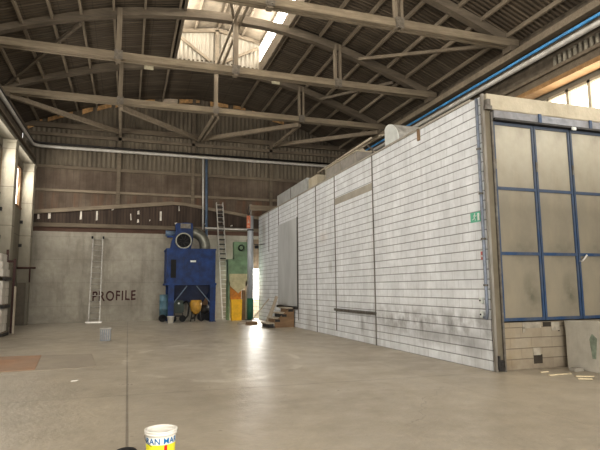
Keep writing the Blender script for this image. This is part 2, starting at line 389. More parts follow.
for x in (2.6, 3.7, 4.8): bar(bm, (x, OY0, lz(x)-.08), (x, OY1, lz(x)-.08), .08, .1)
obj('lantern_frame', bm, GIRTP, ceil)

# back wall
WX0, WX1, WZ0, WZ1 = 6.42, 7.5, 1.0, 2.68
bm = NB()
box(bm, -5.3, WX0, BW, BW+.3, 0, 4.5); box(bm, WX1, 12.6, BW, BW+.3, 0, 4.5); box(bm, WX0, WX1, BW, BW+.3, WZ1, 4.5); box(bm, WX0, WX1, BW, BW+.3, 0, WZ0)
back = struct('wall_back', bm, BACKC)
obj('cream_apron', box(NB(), 6.2, 7.5, BW-.06, BW, 0, WZ0), CREAM, back)
bm = NB(); box(bm, 6.2, WX0, BW-.06, BW, WZ0, 4.3); box(bm, WX1, 7.6, BW-.06, BW, WZ0, 4.3); box(bm, WX0, WX1, BW-.06, BW, WZ1, 4.3)
obj('wall_patch', bm, plain('tan render', (.20, .15, .10), .85), back)
w3 = struct('window_3', box(NB(), WX0, WX1, BW+.1, BW+.13, WZ0, WZ1), GLAZEB)
bm = NB(); box(bm, WX0-.04, WX0+.03, BW-.07, BW+.14, WZ0, WZ1); box(bm, WX1-.03, WX1+.04, BW-.07, BW+.14, WZ0, WZ1); box(bm, WX0, WX1, BW-.07, BW+.14, WZ0-.05, WZ0)
obj('window_frame', bm, PALE, w3)
def roofline(x): return rz(x)
obj('corrugated_sheet', corrugate(NB(), -5.2, 12.6, BW+.12, 7.75, lambda x: rz(x)+.02, .23, .03), CORR, back)
obj('stained_panel', box(NB(), -5.2, 12.6, BW+.06, BW+.12, 5.0, 7.78), STAIN, back)
bm = NB(); prism(bm, [(-4.9, 4.85), (12.4, 4.85), (12.4, 4.95), (6.2, 5.5), (2.75, 6.08), (2.1, 6.08), (-4.9, 5.3)], 'y', BW+.0, BW+.06)
obj('dark_boarding', bm, DARKB, back)
bm = NB(); bar(bm, (-4.9, BW-.04, 5.4), (2.15, BW-.04, 6.15), .12, .2); bar(bm, (2.15, BW-.04, 6.15), (2.8, BW-.04, 6.12), .12, .16); bar(bm, (2.8, BW-.04, 6.12), (12.3, BW-.04, 4.7), .12, .16)
obj('sloping_girt', bm, GIRTP, back)
obj('lower_beam', box(NB(), -5.2, 12.4, BW-.09, BW+.05, 4.72, 4.92), GIRT, back)
obj('lower_beam', box(NB(), -5.2, 12.4, BW+.02, BW+.1, 4.5, 4.72), RED, back)
for z, h, t, mt in ((6.58, .13, .12, GIRTP), (7.78, .16, .12, GIRT), (9.45, .16, .14, GIRT), (9.92, .26, .2, GIRT)):
    obj('girt', box(NB(), -5.1, 12.3, BW-t+.08, BW+.08, z-h/2, z+h/2), mt, back)
bm = NB()
for x0, x1, z in ((-4.6, -.9, 9.2), (-.2, 3.3, 9.2)): pass
for x in (-.62, 3.2, 7.6):
    obj('wall_column', box(NB(), x-.09, x+.09, BW-.06, BW+.1, 6.0 if x < 6 else 4.95, rz(x)), GIRT, back)
# daylight holes in the dark boards, painted as pale pieces on the surface
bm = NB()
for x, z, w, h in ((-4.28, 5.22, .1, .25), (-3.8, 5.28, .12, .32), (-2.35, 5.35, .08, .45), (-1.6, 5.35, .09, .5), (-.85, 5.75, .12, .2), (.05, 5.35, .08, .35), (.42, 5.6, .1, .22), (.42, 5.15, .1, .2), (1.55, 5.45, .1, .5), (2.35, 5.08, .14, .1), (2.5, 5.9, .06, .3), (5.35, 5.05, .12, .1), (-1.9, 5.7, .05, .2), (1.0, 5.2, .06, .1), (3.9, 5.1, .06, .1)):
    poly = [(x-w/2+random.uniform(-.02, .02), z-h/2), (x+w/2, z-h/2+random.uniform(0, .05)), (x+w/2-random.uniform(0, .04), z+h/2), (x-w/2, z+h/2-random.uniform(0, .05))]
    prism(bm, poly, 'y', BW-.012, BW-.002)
obj('daylight_hole', bm, plain('painted daylight', (.72, .68, .6), .7, 0, .1), back)
# orange wood closure strips under the roof edge, lit ends painted bright
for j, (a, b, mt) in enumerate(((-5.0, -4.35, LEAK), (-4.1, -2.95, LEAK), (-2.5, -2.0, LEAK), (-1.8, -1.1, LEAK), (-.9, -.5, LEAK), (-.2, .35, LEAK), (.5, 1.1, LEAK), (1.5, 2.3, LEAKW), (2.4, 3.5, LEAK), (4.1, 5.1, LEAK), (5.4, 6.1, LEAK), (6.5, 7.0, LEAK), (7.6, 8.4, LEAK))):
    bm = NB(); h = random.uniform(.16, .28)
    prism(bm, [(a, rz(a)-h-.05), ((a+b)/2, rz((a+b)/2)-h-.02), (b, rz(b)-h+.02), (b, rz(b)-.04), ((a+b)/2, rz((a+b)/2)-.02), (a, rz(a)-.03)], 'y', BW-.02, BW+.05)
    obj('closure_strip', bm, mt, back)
# painted word on the concrete
bm = text_mesh('PROFILE', .80, 0.012, .003, 1.16)
bb = [v.co.x for v in bm.verts]; zz = [v.co.y for v in bm.verts]; sx = 2.06/(max(bb)-min(bb)); sz = .50/(max(zz)-min(zz)); mx, mz = min(bb), min(zz)
for v in bm.verts:
    x, z, y = v.co.x, v.co.y, v.co.z
    v.co = Vector((-1.66+(x-mx)*sx, BW-.004-y, 1.02+(z-mz)*sz+(x-mx)*sx*.02+.012*math.sin(9*x)))
obj('painted_lettering', bm, MAROON, back)

# left wall between piers, piers, window bands
left_piers = [27.15, 22.9, 17.9, 13.3, 8.7, 4.1, -.5, -5.1]
bm = NB(); box(bm, XL-.3, XL, Y0, BW, 0, 5.45); box(bm, XL-.3, XL, Y0, BW, 7.35, 7.75)
lw = struct('wall_left', bm, LEFTC)
obj('corrugated_sheet', box(NB(), -5.3, -5.2, Y0, BW, 7.7, 9.85), CORR, lw)
for k, (a, b) in enumerate(zip(left_piers[1:], left_piers)):
    w = struct('window_%d' % (4+k), box(NB(), XL-.16, XL-.13, a+.25, b-.25, 5.45, 7.35), GLAZEW)
    bm = NB(); box(bm, XL-.22, XL-.02, b-.62, b-.25, 5.45, 7.35); box(bm, XL-.22, XL-.02, a+.25, a+.4, 5.45, 7.35); box(bm, XL-.22, XL+.03, a+.25, b-.25, 5.38, 5.47); box(bm, XL-.22, XL-.02, a+.25, b-.25, 7.25, 7.35)
    for q in range(1, 5): box(bm, XL-.2, XL-.1, a+.25+(b-a-.5)*q/5-.03, a+.25+(b-a-.5)*q/5+.03, 5.45, 7.3)
    obj('window_frame', bm, BROWNW if k == 0 else GIRT, w)
for k, y in enumerate(left_piers[:2]):
    lab = ['pale concrete pier in the far left corner against the back wall', 'nearest visible pale concrete pier at the left edge, behind the stacked pallets', 'concrete pier of the left wall just outside the left edge'][k]
    t = thing('concrete_pier', lab, 'pillar', (-4.66, y, 0))
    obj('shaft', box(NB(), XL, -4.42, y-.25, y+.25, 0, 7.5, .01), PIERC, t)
    bm = NB(); prism(bm, [(XL, 7.5), (-4.42, 7.5), (-4.38, 7.62), (XL, 7.62)], 'y', y-.28, y+.28); obj('cap', bm, PIERC, t)
    if k < 2:
        for z in (4.72, 3.62): obj('bracket', box(NB(), -4.9, -4.78, y-.36, y-.25, z, z+.14), DSTEEL, t)
bm = NB(); box(bm, -5.14, -4.86, 26.86, 26.9, .05, 1.95); 
t = solo('metal_hatch', box(NB(), -4.89, -4.5, 26.83, 26.89, .0, 1.95, .01), plain('hatch paint', (.15, .13, .10), .7, 0, .15, 3), 'narrow dull brown hatch door at the foot of the far left pier', 'hatch', (-4.7, 26.86, 0))
t = thing('wall_pipe', 'dark red pipe with a downward branch across the far left pier', 'pipe', (-4.6, 26.75, 1.97))
obj('horizontal_run', tube(NB(), [(-5.2, 26.78, 2.64), (-4.12, 26.78, 2.64)], .045, 10), RACK, t, True); obj('branch', tube(NB(), [(-4.36, 26.8, 2.64), (-4.36, 26.84, 1.97)], .03, 10), RACK, t, True)
# crane runway girders
for sx, a, b, lab in ((-1, -4.95, -4.45, 'long pale crane runway girder resting on the left piers'), (1, 11.75, 12.2, 'long crane runway girder high along the right wall')):
    t = thing('crane_runway', lab, 'girder', ((a+b)/2, 9, 7.62))
    zt = 7.62 if sx < 0 else 7.55
    bm = NB(); box(bm, a, b, Y0+.2, BW-.2, zt, zt+.14); obj('bottom_flange', bm, PIERC if sx < 0 else ORNG, t)
    bm = NB(); m_ = (a+b)/2; box(bm, m_-.08, m_+.08, Y0+.2, BW-.2, zt+.14, zt+.42); obj('web', bm, GIRT if sx > 0 else PIERC, t)
    bm = NB(); box(bm, a+.05, b-.05, Y0+.2, BW-.2, zt+.42, zt+.52); obj('top_flange', bm, GIRT, t)
    bm = NB(); box(bm, m_-.035, m_+.035, Y0+.2, BW-.2, zt+.52, zt+.6); obj('rail', bm, DSTEEL, t)
# pipe running round the hall
t = thing('perimeter_pipe', 'long pale pipe running around the hall high on the left, back and right walls', 'pipe', (3.7, BW-.3, 8.7))
pts = [(-4.62, Y0+.3, 8.72), (-4.62, BW-.75, 8.72)]+[(-4.62+.45*(1-math.cos(a)), BW-.75+.45*math.sin(a), 8.72) for a in [i*PI/12 for i in range(1, 7)]]+[(11.55, BW-.3, 8.72)]+[(11.55+.45*math.sin(a), BW-.75+.45*math.cos(a), 8.72) for a in [i*PI/12 for i in range(1, 7)]]+[(12.0, Y0+.3, 8.72)]
obj('pipe_run', tube(NB(), pts, .085, 12), WPIPE, t, True)
pts2 = [(p[0]*1.0+(.0), p[1], p[2]+.16) for p in pts]
obj('dark_conduit', tube(NB(), [(x, y-.0, z) for x, y, z in pts2[:9]]+[(11.4, BW-.3, 8.88)], .05, 10), DSTEEL, t, True)
solo('blue_rail', box(NB(), 11.95, 12.0, 5.0, 26.5, 8.9, 8.98), BPIPE, 'long bright blue rail high along the right wall above the pale pipe', 'rail', (12, 16, 8.84))

# right wall
bm = NB(); box(bm, XR, XR+.3, Y0, BW, 0, 6.1); box(bm, XR, XR+.3, Y0, BW, 7.42, 7.6)
rw = struct('wall_right', bm, LEFTC)
obj('upper_sheet', box(NB(), XR+.05, XR+.15, Y0, BW, 7.6, 9.85), plain('brown upper sheet', (.13, .105, .075), .8, 0, .3, 3), rw)
bm = NB(); y = 8.4
while y < 11.9:
    tube(bm, [(XR+.02, y, 8.02), (XR+.02, y, 8.62)], .06, 8); y += .19
obj('fluted_sheet', bm, plain('pale fluted sheet', (.30, .27, .21), .7), rw, True)
ws = struct('window_11', box(NB(), XR+.1, XR+.13, 2, 12.2, 6.1, 7.42), GLAZEW)
bm = NB(); y = 12.2
while y > 2: box(bm, XR-.02, XR+.12, y-.05, y+.05, 6.1, 7.42); y -= .76
box(bm, XR-.02, XR+.12, 2, 12.2, 7.34, 7.42); obj('window_frame', bm, BEAMC, ws)
struct('trim_1', box(NB(), 11.98, 12.25, Y0, BW, 9.2, 9.42), GIRTP); struct('trim_2', box(NB(), -5.2, -4.95, Y0, BW, 9.4, 9.62), GIRT)

# ------------------------------------------------------------------ roof trusses
ARCHP = [(-5.0, 9.88), (-4.2, 10.22), (-3.4, 10.55), (-2.5, 10.85), (-1.5, 11.14), (-.55, 11.36), (.5, 11.55), (1.6, 11.69), (2.6, 11.77), (3.6, 11.8), (4.6, 11.77), (5.6, 11.68), (6.7, 11.5), (7.75, 11.26), (8.7, 10.98), (9.7, 10.65), (10.7, 10.3), (11.5, 9.98), (12.2, 9.72)]
def truss(y, lab):
    t = thing('roof_truss', lab, 'truss', (3.6, y, 9.6))
    obj('bottom_chord', box(NB(), -5.15, 12.3, y-.16, y-.02, 9.6, 9.86, .01), CHORD, t)
    obj('bottom_chord', box(NB(), -5.15, 12.3, y+.02, y+.16, 9.6, 9.83, .01), CHORD, t)
    obj('arched_chord', ribbon(NB(), [(x, y, z) for x, z in ARCHP], .26, .3), ARCH, t)
    for x, z in ((-.55, 11.36), (3.6, 11.8), (7.75, 11.26)):
        if x > 7:
            for dx in (-.1, .1): obj('post', bar(NB(), (x+dx, y-.08, 9.55), (x+dx, y-.08, z+.1), .09, .16), POST, t)
        else: obj('post', bar(NB(), (x, y-.06, 9.5), (x, y-.06, z+.12), .17, .22), POST, t)
        bm = NB(); box(bm, x-.14, x+.14, y-.2, y-.17, 9.56, 9.9); 
        for dz in (9.62, 9.82): tube(bm, [(x-.07, y-.17, dz), (x-.07, y-.23, dz)], .025, 8); tube(bm, [(x+.07, y-.17, dz), (x+.07, y-.23, dz)], .025, 8)
        obj('bolt_plate', bm, PLTM, t)
    for x in (-5.0, 12.1): obj('bearing_block', box(NB(), x-.2, x+.2, y-.2, y+.2, 9.42, 9.62), ARCH, t)
    return t
ta = truss(22.9, 'farthest timber bowstring truss, just in front of the back gable wall')
tb = truss(18.3, 'middle timber bowstring truss crossing the skylight with its full arch in view')
tc_ = truss(13.4, 'nearest timber bowstring truss, cut by the top edge of the photo at right')
for x in (.6, 6.45): obj('tin_plate', box(NB(), x-.2, x+.2, 22.74, 22.765, rz(x)-.48, rz(x)-.28), PLATE, ta)
# horizontal wind bracing
def brace(p, q, lab, w=.12, h=.14, mt=None):
    b = solo('wind_brace', bar(NB(), p, q, w, h), mt or GIRTP, lab, 'brace', tuple((a+c)/2 for a, c in zip(p, q)))
G = BW-.25
brace((-4.9, 22.95, 9.55), (-.7, G, 9.78), 'diagonal brace from the far truss left end down to the first gable column', .17, .2)
brace((-.5, 23.0, 9.5), (3.4, G, 9.74), 'diagonal brace from the far truss left post to the middle of the gable', .17, .2)
brace((7.7, 23.0, 9.5), (3.6, G, 9.74), 'diagonal brace from the far truss right post to the middle of the gable', .17, .2)
brace((12.0, 22.95, 9.5), (7.75, G, 9.74), 'diagonal brace from the far truss right end to the right gable column', .17, .2)
brace((-.55, 23.05, 9.52), (-.6, G, 9.6), 'short straight brace from the far truss left post back to the gable')
brace((3.52, 23.05, 9.5), (3.42, G, 9.66), 'left one of the twin bars joining the far truss centre post to the gable', .09, .14)
brace((3.75, 23.05, 9.5), (3.62, G, 9.66), 'right one of the twin bars joining the far truss centre post to the gable', .09, .14)
brace((7.75, 23.05, 9.5), (7.7, G, 9.66), 'short straight brace from the far truss right post back to the gable')
brace((-4.9, 22.7, 9.95), (-1.85, 18.5, 10.85), 'thin dark brace rising from the far truss left end to the middle truss arch', .1, .12, ARCH)
brace((8.7, 18.2, 10.88), (12.1, 13.6, 9.85), 'thin pale brace from the middle truss arch to the nearest truss right end', .1, .12, GIRTP)
brace((8.7, 22.7, 10.8), (10.4, 18.5, 10.2), 'thin dark brace between the far truss and the middle truss at right', .1, .12, ARCH)
brace((3.52, 13.5, 11.62), (3.52, 22.8, 11.62), 'left one of the twin ridge bars crossing under the skylight', .09, .12)
brace((3.76, 13.5, 11.62), (3.76, 22.8, 11.62), 'right one of the twin ridge bars crossing under the skylight', .09, .12)
brace((2.2, 13.6, 11.6), (3.5, 18.1, 11.75), 'short pale diagonal under the skylight meeting the middle truss crown', .1, .12)
# purlins
ordn = ['first', 'second', 'third', 'fourth', 'fifth', 'sixth', 'seventh']
for i, x in enumerate((5.86, 7.0, 8.0, 9.08, 10.0, 10.85, 11.85)):
    solo('roof_purlin', box(NB(), x-.04, x+.04, -2, BW-.05, rz(x)-.15, rz(x)-.005), PURL, ordn[i]+' pale roof purlin to the right of the skylight opening', 'purlin', (x, 13, rz(x)-.16), 'roof purlins right of the skylight')
for i, x in enumerate((1.52, .3, -.75, -1.8, -2.7, -3.6, -4.5)):
    solo('roof_purlin', box(NB(), x-.04, x+.04, -2, BW-.05, rz(x)-.15, rz(x)-.005), PURL, ordn[i]+' roof purlin to the left of the skylight opening', 'purlin', (x, 13, rz(x)-.16), 'roof purlins left of the skylight')

# ------------------------------------------------------------------ white block enclosure
BX, BY0, BY1, BH = 6.6, 8.25, 26.7, 5.38
bm = NB(); box(bm, BX, BX+.25, BY0+.03, BY1, 0, BH)
wi = struct('wall_inner', bm, WHITE)
obj('coping', box(NB(), BX-.03, BX+.3, BY0+.3, BY1, BH, BH+.05), GREYC, wi)
for y, z0, z1 in ((13.1, 0, BH), (15.97, .2, BH), (17.82, 0, BH), (19.98, .3, BH), (22.85, 4.5, BH), (24.6, 3.4, BH)):
    obj('joint_strip', box(NB(), BX-.015, BX, y-.028, y+.028, z0, z1), plain('grey joint strip', (.20, .19, .17), .8, 0, .1), wi)
bm = NB(); box(bm, BX-.006, BX, 13.13, 15.94, 4.38, 4.6); obj('lintel_band', bm, GREYC, wi)
bm = NB(); box(bm, BX-.07, BX+.0, 13.05, 16.05, .84, .92, .01); obj('window_ledge', bm, STEEL, wi)
obj('rust_bracket', box(NB(), BX-.03, BX, 10.5, 10.6, BH-.26, BH+.03), BROWNW, wi)
struct('wall_inner_end', box(NB(), BX+.25, 12.3, BY1-.25, BY1, 0, BH), WHITE)
struct('ceiling_inner', box(NB(), BX+.25, 12.3, BY0, BY1, BH-.2, BH), GREYC)
# front face with block base
FX0 = 6.8
wf = struct('wall_front', box(NB(), FX0, 12.3, BY0, BY0+.25, 0, .9), BASEB)
bm = NB(); box(bm, 7.3, 7.75, BY0-.012, BY0, .78, .9); box(bm, 8.0, 8.2, BY0-.015, BY0, .72, .88); box(bm, 7.3, 7.36, BY0-.012, BY0, .7, .8); box(bm, 7.52, 7.7, BY0-.012, BY0, .26, .4)
obj('plaster_remnant', bm, plain('pale plaster', (.34, .31, .25), .85), wf)
bm = NB(); box(bm, 7.8, 8.0, BY0-.004, BY0, .8, .89); box(bm, 7.53, 7.74, BY0-.004, BY0, .1, .27); box(bm, 8.17, 8.21, BY0-.004, BY0, .7, .86)
obj('broken_hollow', bm, plain('hollow shadow brown', (.035, .028, .02), .9), wf)
obj('header_beam', box(NB(), BX+.06, 12.3, BY0-.12, BY0+.3, 5.1, 5.42, .012), BEAMC, wf)
obj('header_recess', box(NB(), FX0, 12.3, BY0+.12, BY0+.2, 4.86, 5.1), DSTEEL, wf)
# corner post
t = thing('corner_post', 'tall dirty concrete and steel post at the near corner of the white wall', 'pillar', (6.75, 8.2, 0))
obj('post_core', box(NB(), 6.625, 6.765, BY0-.06, BY0+.02, 0, 5.1), concrete('grimy post', (.14, .12, .085), (.21, .185, .135), (.07, .055, .035)), t)
bm = NB(); box(bm, 6.58, 6.63, BY0-.08, BY0-.02, 0, 5.42); obj('edge_angle', bm, plain('pale worn angle', (.26, .25, .225), .5, .2, .2, 6, (.15, .12, .09), .4, (1, 1, .3)), t)
bm = NB(); box(bm, 6.76, 6.8, BY0-.1, BY0-.04, .0, 5.05); obj('inner_angle', bm, STEEL, t)
bm = NB(); box(bm, 6.63, 6.77, BY0-.1, BY0-.06, .02, .1); box(bm, 6.65, 6.76, BY0-.11, BY0-.06, .1, .22, .02); box(bm, 6.62, 6.66, BY0-.11, BY0-.06, .05, .3); obj('corroded_foot', bm, DSTEEL, t)
bm = NB(); box(bm, 6.6, 6.75, BY0-.16, BY0-.1, 5.08, 5.16); box(bm, 6.62, 6.7, BY0-.18, BY0-.1, 5.16, 5.28); obj('top_bracket', bm, STEEL, t)
t = thing('electrical_conduit', 'slim blue grey conduit running up the wall corner beside the post', 'conduit', (6.55, 8.3, 1))
obj('conduit_pipe', tube(NB(), [(6.565, 8.42, 1.02), (6.565, 8.42, 1.0), (6.565, 8.36, .98), (6.565, 8.33, 1.1), (6.565, 8.33, 5.36)], .03, 10), plain('conduit blue', (.20, .23, .28), .45), t, True)
for z in (1.6, 2.5, 3.4, 4.3): obj('clip', box(NB(), 6.53, 6.6, 8.30, 8.36, z, z+.04), STEEL, t)
for z, lab in ((1.27, 'upper small white switch box low on the white wall by the corner'), (1.0, 'lower small white switch box low on the white wall by the corner')):
    t = thing('switch_box', lab, 'switch', (6.58, 8.5, z)); obj('case', box(NB(), 6.54, 6.6, 8.45, 8.53, z, z+.11, .008), SIGNW, t); obj('button', tube(NB(), [(6.54, 8.49, z+.055), (6.53, 8.49, z+.055)], .018, 12), BLACK, t)
# exit sign
t = thing('exit_sign', 'small green and white emergency exit sign on the white block wall near the corner', 'sign', (6.59, 8.6, 2.88))
sy0, sy1, sz0, sz1 = 8.42, 8.72, 2.88, 3.08
obj('sign_plate', box(NB(), 6.585, 6.6, sy0, sy1, sz0, sz1), SIGNG, t)
bm = NB(); box(bm, 6.582, 6.585, 8.44, 8.50, 2.905, 3.05)                                       # white doorway
tube(bm, [(6.583, 8.58, 3.045), (6.5829, 8.58, 3.045)], .016, 12)
for p, q, w in (((8.585, 3.03), (8.60, 2.975), .022), ((8.60, 2.975), (8.57, 2.94), .016), ((8.57, 2.94), (8.575, 2.905), .014), ((8.60, 2.975), (8.63, 2.94), .016), ((8.63, 2.94), (8.665, 2.935), .014), ((8.585, 3.02), (8.55, 2.995), .012), ((8.55, 2.995), (8.53, 3.01), .012), ((8.59, 3.02), (8.63, 3.005), .012)):
    bar(bm, (6.583, *p), (6.583, *q), .003, w, (1, 0, 0)) if False else prism(bm, [(p[0]-w/2, p[1]), (p[0]+w/2, p[1]), (q[0]+w/2, q[1]), (q[0]-w/2, q[1])] if abs(p[1]-q[1]) > abs(p[0]-q[0]) else [(p[0], p[1]-w/2), (p[0], p[1]+w/2), (q[0], q[1]+w/2), (q[0], q[1]-w/2)], 'x', 6.582, 6.585)
obj('pictogram', bm, SIGNW, t)
t = thing('warning_sticker', 'tiny faded red and white sticker on the white wall below the exit sign', 'sticker', (6.59, 8.42, 2.1))
obj('backing', box(NB(), 6.594, 6.6, 8.39, 8.47, 2.12, 2.28), SIGNR, t); bm = NB(); box(bm, 6.592, 6.594, 8.41, 8.45, 2.17, 2.21); obj('mark', bm, SIGNW, t)

# sliding doors on the front
t = thing('door_track', 'grey blue sliding door track under the concrete header beam', 'track', (9.5, BY0-.15, 4.88))
obj('rail', box(NB(), FX0, 12.2, BY0-.14, BY0-.06, 4.93, 5.08), GREYBL, t); obj('lip', box(NB(), FX0, 12.2, BY0-.17, BY0-.05, 4.88, 4.92), DSTEEL, t)
for x in (7.93, 9.28, 10.6): obj('hanger_bracket', box(NB(), x-.035, x+.035, BY0-.165, BY0-.14, 4.92, 5.1), BLUEF, t)
leafx = [(6.81, 7.81), (7.825, 8.755), (8.775, 9.76), (9.77, 10.75)]
labs = ['leftmost tall blue framed door leaf beside the corner post', 'second tall blue framed door leaf from the corner post', 'third tall blue framed door leaf, cut by the right photo edge', 'fourth tall blue framed door leaf outside the right photo edge']
for i, (a, b) in enumerate(leafx):
    t = thing('sliding_door', labs[i], 'door', ((a+b)/2, BY0-.06, .93)); f = .047; ya, yb = BY0-.07, BY0-.02
    bm = NB(); fm = BLUEF
    box(bm, a, a+f, ya, yb, .93, 4.87); box(bm, b-f, b, ya, yb, .93, 4.87)
    for z in (.93, 2.2, 3.49, 4.81): box(bm, a+f, b-f, ya, yb, z, z+.06)
    _o = obj('frame', bm, fm, t)
    for z0, z1 in ((.99, 2.2), (2.26, 3.49), (3.55, 4.81)):
        p = NB(); box(p, a+f, b-f, BY0-.045, BY0-.035, z0, z1)
        o = obj('panel', p, None, t); o.data.materials.append(PANE)
    if i < 3: obj('hinge', box(NB(), a-.01, a+.03, BY0-.09, BY0-.07, 3.9, 4.1), STEEL, t)
    if i == 2: obj('handle', bar(bar(NB(), (a+.03, BY0-.07, 2.1), (a+.03, BY0-.12, 2.1), .03, .03), (a+.03, BY0-.12, 2.1), (a+.14, BY0-.14, 2.22), .03, .03), ALU, t); 
solo('roller_bracket', box(NB(), 8.72, 8.84, BY0-.2, BY0-.165, 4.83, 4.9, .01), SIGNW, 'small pale roller bracket under the door track between second and third leaf', 'bracket', (8.93, BY0-.18, 4.82))
# dock block at right
t = thing('loading_dock', 'raised worn concrete loading dock at the right edge below the doors', 'platform', (10.3, 5.5, 0))
obj('dock_body', box(NB(), 8.22, 12.28, 2.5, BY0-.13, 0, .86, .01), DOCKC, t)
bm = NB(); prism(bm, [(BY0-.13, .8), (BY0-.13, .915), (2.5, 1.08), (2.5, .8)], 'x', 8.215, 8.5); obj('kerb', bm, DOCKC, t)
bm = NB(); prism(bm, [(7.45, .25), (7.52, .25), (7.56, .6), (7.5, .7), (7.4, .62)], 'x', 8.212, 8.22); obj('green_smear', bm, plain('faded green', (.22, .26, .20), .8, 0, .2, 12), t)
# panel door in the white wall
t = thing('metal_door', 'tall plain grey metal door raised above the steps in the white wall', 'door', (6.58, 21.4, .8))
bm = NB(); box(bm, 6.56, 6.6, 20.07, 21.45, .86, 4.5); box(bm, 6.56, 6.6, 21.46, 22.85, .86, 4.5); obj('door_sheet', bm, SHEET, t)
bm = NB(); box(bm, 6.57, 6.6, 20.02, 20.07, .78, 4.53); box(bm, 6.59, 6.6, 22.85, 22.87, .8, 4.53); obj('frame', bm, DSTEEL, t)
bm = NB(); box(bm, 6.5, 6.6, 20.0, 22.9, .74, .84); obj('sill', bm, DSTEEL, t)

# steps
t = thing('wooden_steps', 'four small worn steps with brown plywood side below the grey metal door', 'stairs', (6.0, 20.9, 0))
sx0, dx, ya, yb = 5.42, .27, 20.45, 21.5
for k in range(4):
    z = .2*(k+1); x = sx0+dx*k
    obj('tread', box(NB(), x-.04, x+dx+.06, ya, yb, z-.05, z, .008), PALE, t)
    bm = NB(); box(bm, x+.04, x+dx, ya+.05, yb-.05, z-.2, z-.05); obj('riser', bm, DSTEEL if k % 2 == 0 else BROWNW, t)
bm = NB(); prism(bm, [(sx0+.3, 0), (6.55, 0), (6.55, .74), (sx0+.9, .74), (sx0+.6, .5), (sx0+.3, .22)], 'y', ya-.015, ya+.02); obj('side_panel', bm, BROWNW, t)
for k in range(4): obj('step_end', box(NB(), sx0+.04+.28*k, sx0+.24+.28*k, ya-.035, ya-.0, .03+.2*k, .13+.2*k), DSTEEL, t)
def plank(p, q, w, h, mt, lab, nm='leaning_board', cat='board', up=(0, 1, 0)):
    return solo(nm, bar(NB(), p, q, w, h, up), mt, lab, cat, p)
plank((5.72, 21.64, .0), (6.15, 21.64, 1.25), .09, .2, PALE, 'wide pale board leaning upright at the foot of the steps')
plank((5.74, 22.1, .02), (6.25, 22.25, 1.1), .05, .07, PALE, 'slim pale batten leaning on the white wall left of the steps', 'leaning_batten', 'batten')
plank((5.35, 23.4, .02), (6.3, 23.5, 1.1), .04, .05, PALE, 'thin low batten propped farthest left of the steps', 'leaning_batten', 'batten')
solo('timber_block', box(NB(), 5.05, 5.5, 22.45, 22.85, 0, .14, .01), BROWNW, 'low dark timber block on the floor left of the steps', 'block', (5.2, 22.6, 0))
solo('timber_block', box(NB(), 4.75, 5.2, 22.95, 23.3, 0, .08, .01), PALE, 'small pale timber block on the floor near the grey column foot', 'block', (5, 23.1, 0))

# things on top of the enclosure
t = thing('vent_cowl', 'pale rounded vent cowl standing on top of the white wall', 'vent', (7.3, 12, BH+.05))
zc = BH+.05; prof = [(12.32, zc), (12.32, zc+.55)]+[(11.98+.34*math.cos(a), zc+.34+.3*math.sin(a)) for a in [PI/2-.6-i*.2 for i in range(0)]]
prof = [(12.32, zc), (12.32, zc+.5), (12.25, zc+.56), (12.1, zc+.58), (11.95, zc+.54), (11.8, zc+.44), (11.68, zc+.3), (11.61, zc+.15), (11.6, zc)]
obj('cowl_body', prism(NB(), prof, 'x', 6.66, 7.9), plain('cowl side', (.38, .37, .34), .5), t)
obj('end_cap', prism(NB(), prof, 'x', 6.62, 6.66), COWL, t)
t = thing('long_crate', 'long grey sheet metal crate lying on top of the white wall', 'crate', (7, 15.6, BH+.05))
obj('crate_body', box(NB(), 6.68, 7.4, 14.3, 17.0, BH+.05, BH+.46, .01), plain('crate grey', (.30, .28, .25), .7, 0, .15, 3), t)
for y in (14.4, 15.6, 16.9): obj('batten', box(NB(), 6.66, 6.68, y-.04, y+.04, BH+.06, BH+.44), GREYC, t)
obj('lid', box(NB(), 6.66, 7.42, 14.28, 17.02, BH+.46, BH+.5), BEAMC, t)
solo('wooden_pole', tube(NB(), [(6.7, 17.8, BH+.54), (6.7, 13.3, BH+.60)], .035, 8), PALE, 'long pale pole lying over the grey crate on top of the white wall', 'pole', (6.8, 15.7, BH+.5), smooth=True)
solo('wooden_pole', tube(NB(), [(6.74, 14.6, BH+.53), (6.9, 12.9, BH+.6), (6.7, 12.8, BH+.52)], .03, 8), PALE, 'bent pale rod end sticking out beyond the grey crate towards the cowl', 'rod', (6.9, 13.4, BH+.5), smooth=True)
for k in range(3):
    solo('wooden_plank', bar(NB(), (6.75+.2*k, 13.3+.1*k, BH+.1+.11*k), (6.9+.2*k, 14.2, BH+.12+.11*k), .14, .05), ALUD if k == 1 else GIRTP, ['lowest dark plank stacked at the near end of the grey crate', 'middle dull plank stacked at the near end of the grey crate', 'topmost plank stacked at the near end of the grey crate'][k], 'plank', (6.9, 13.7, BH+.05))
solo('rubble_sack', box(NB(), 6.78, 7.15, 14.6, 15.2, BH+.5, BH+.68, .05), PALE, 'small pale sack on the near end of the grey crate lid', 'sack', (6.95, 14.9, BH+.5))
solo('rubble_sack', box(NB(), 6.78, 7.1, 15.7, 16.1, BH+.5, BH+.6, .04), BEAMC, 'small beige bundle on the middle of the grey crate lid', 'bundle', (6.95, 15.9, BH+.5))
t = thing('flat_box', 'low pale galvanised duct box on the far part of the white wall top', 'duct', (7, 21, BH+.05))
obj('duct_body', box(NB(), 6.66, 7.5, 19.0, 23.3, BH+.05, BH+.6, .01), GALV, t); obj('seam', box(NB(), 6.65, 6.66, 21.1, 21.16, BH+.05, BH+.6), STEEL, t)
solo('small_crate', box(NB(), 6.68, 7.2, 17.9, 18.85, BH+.05, BH+.5, .01), BEAMC, 'small beige box between the galvanised duct and the long grey crate', 'box', (6.9, 18.4, BH+.05))
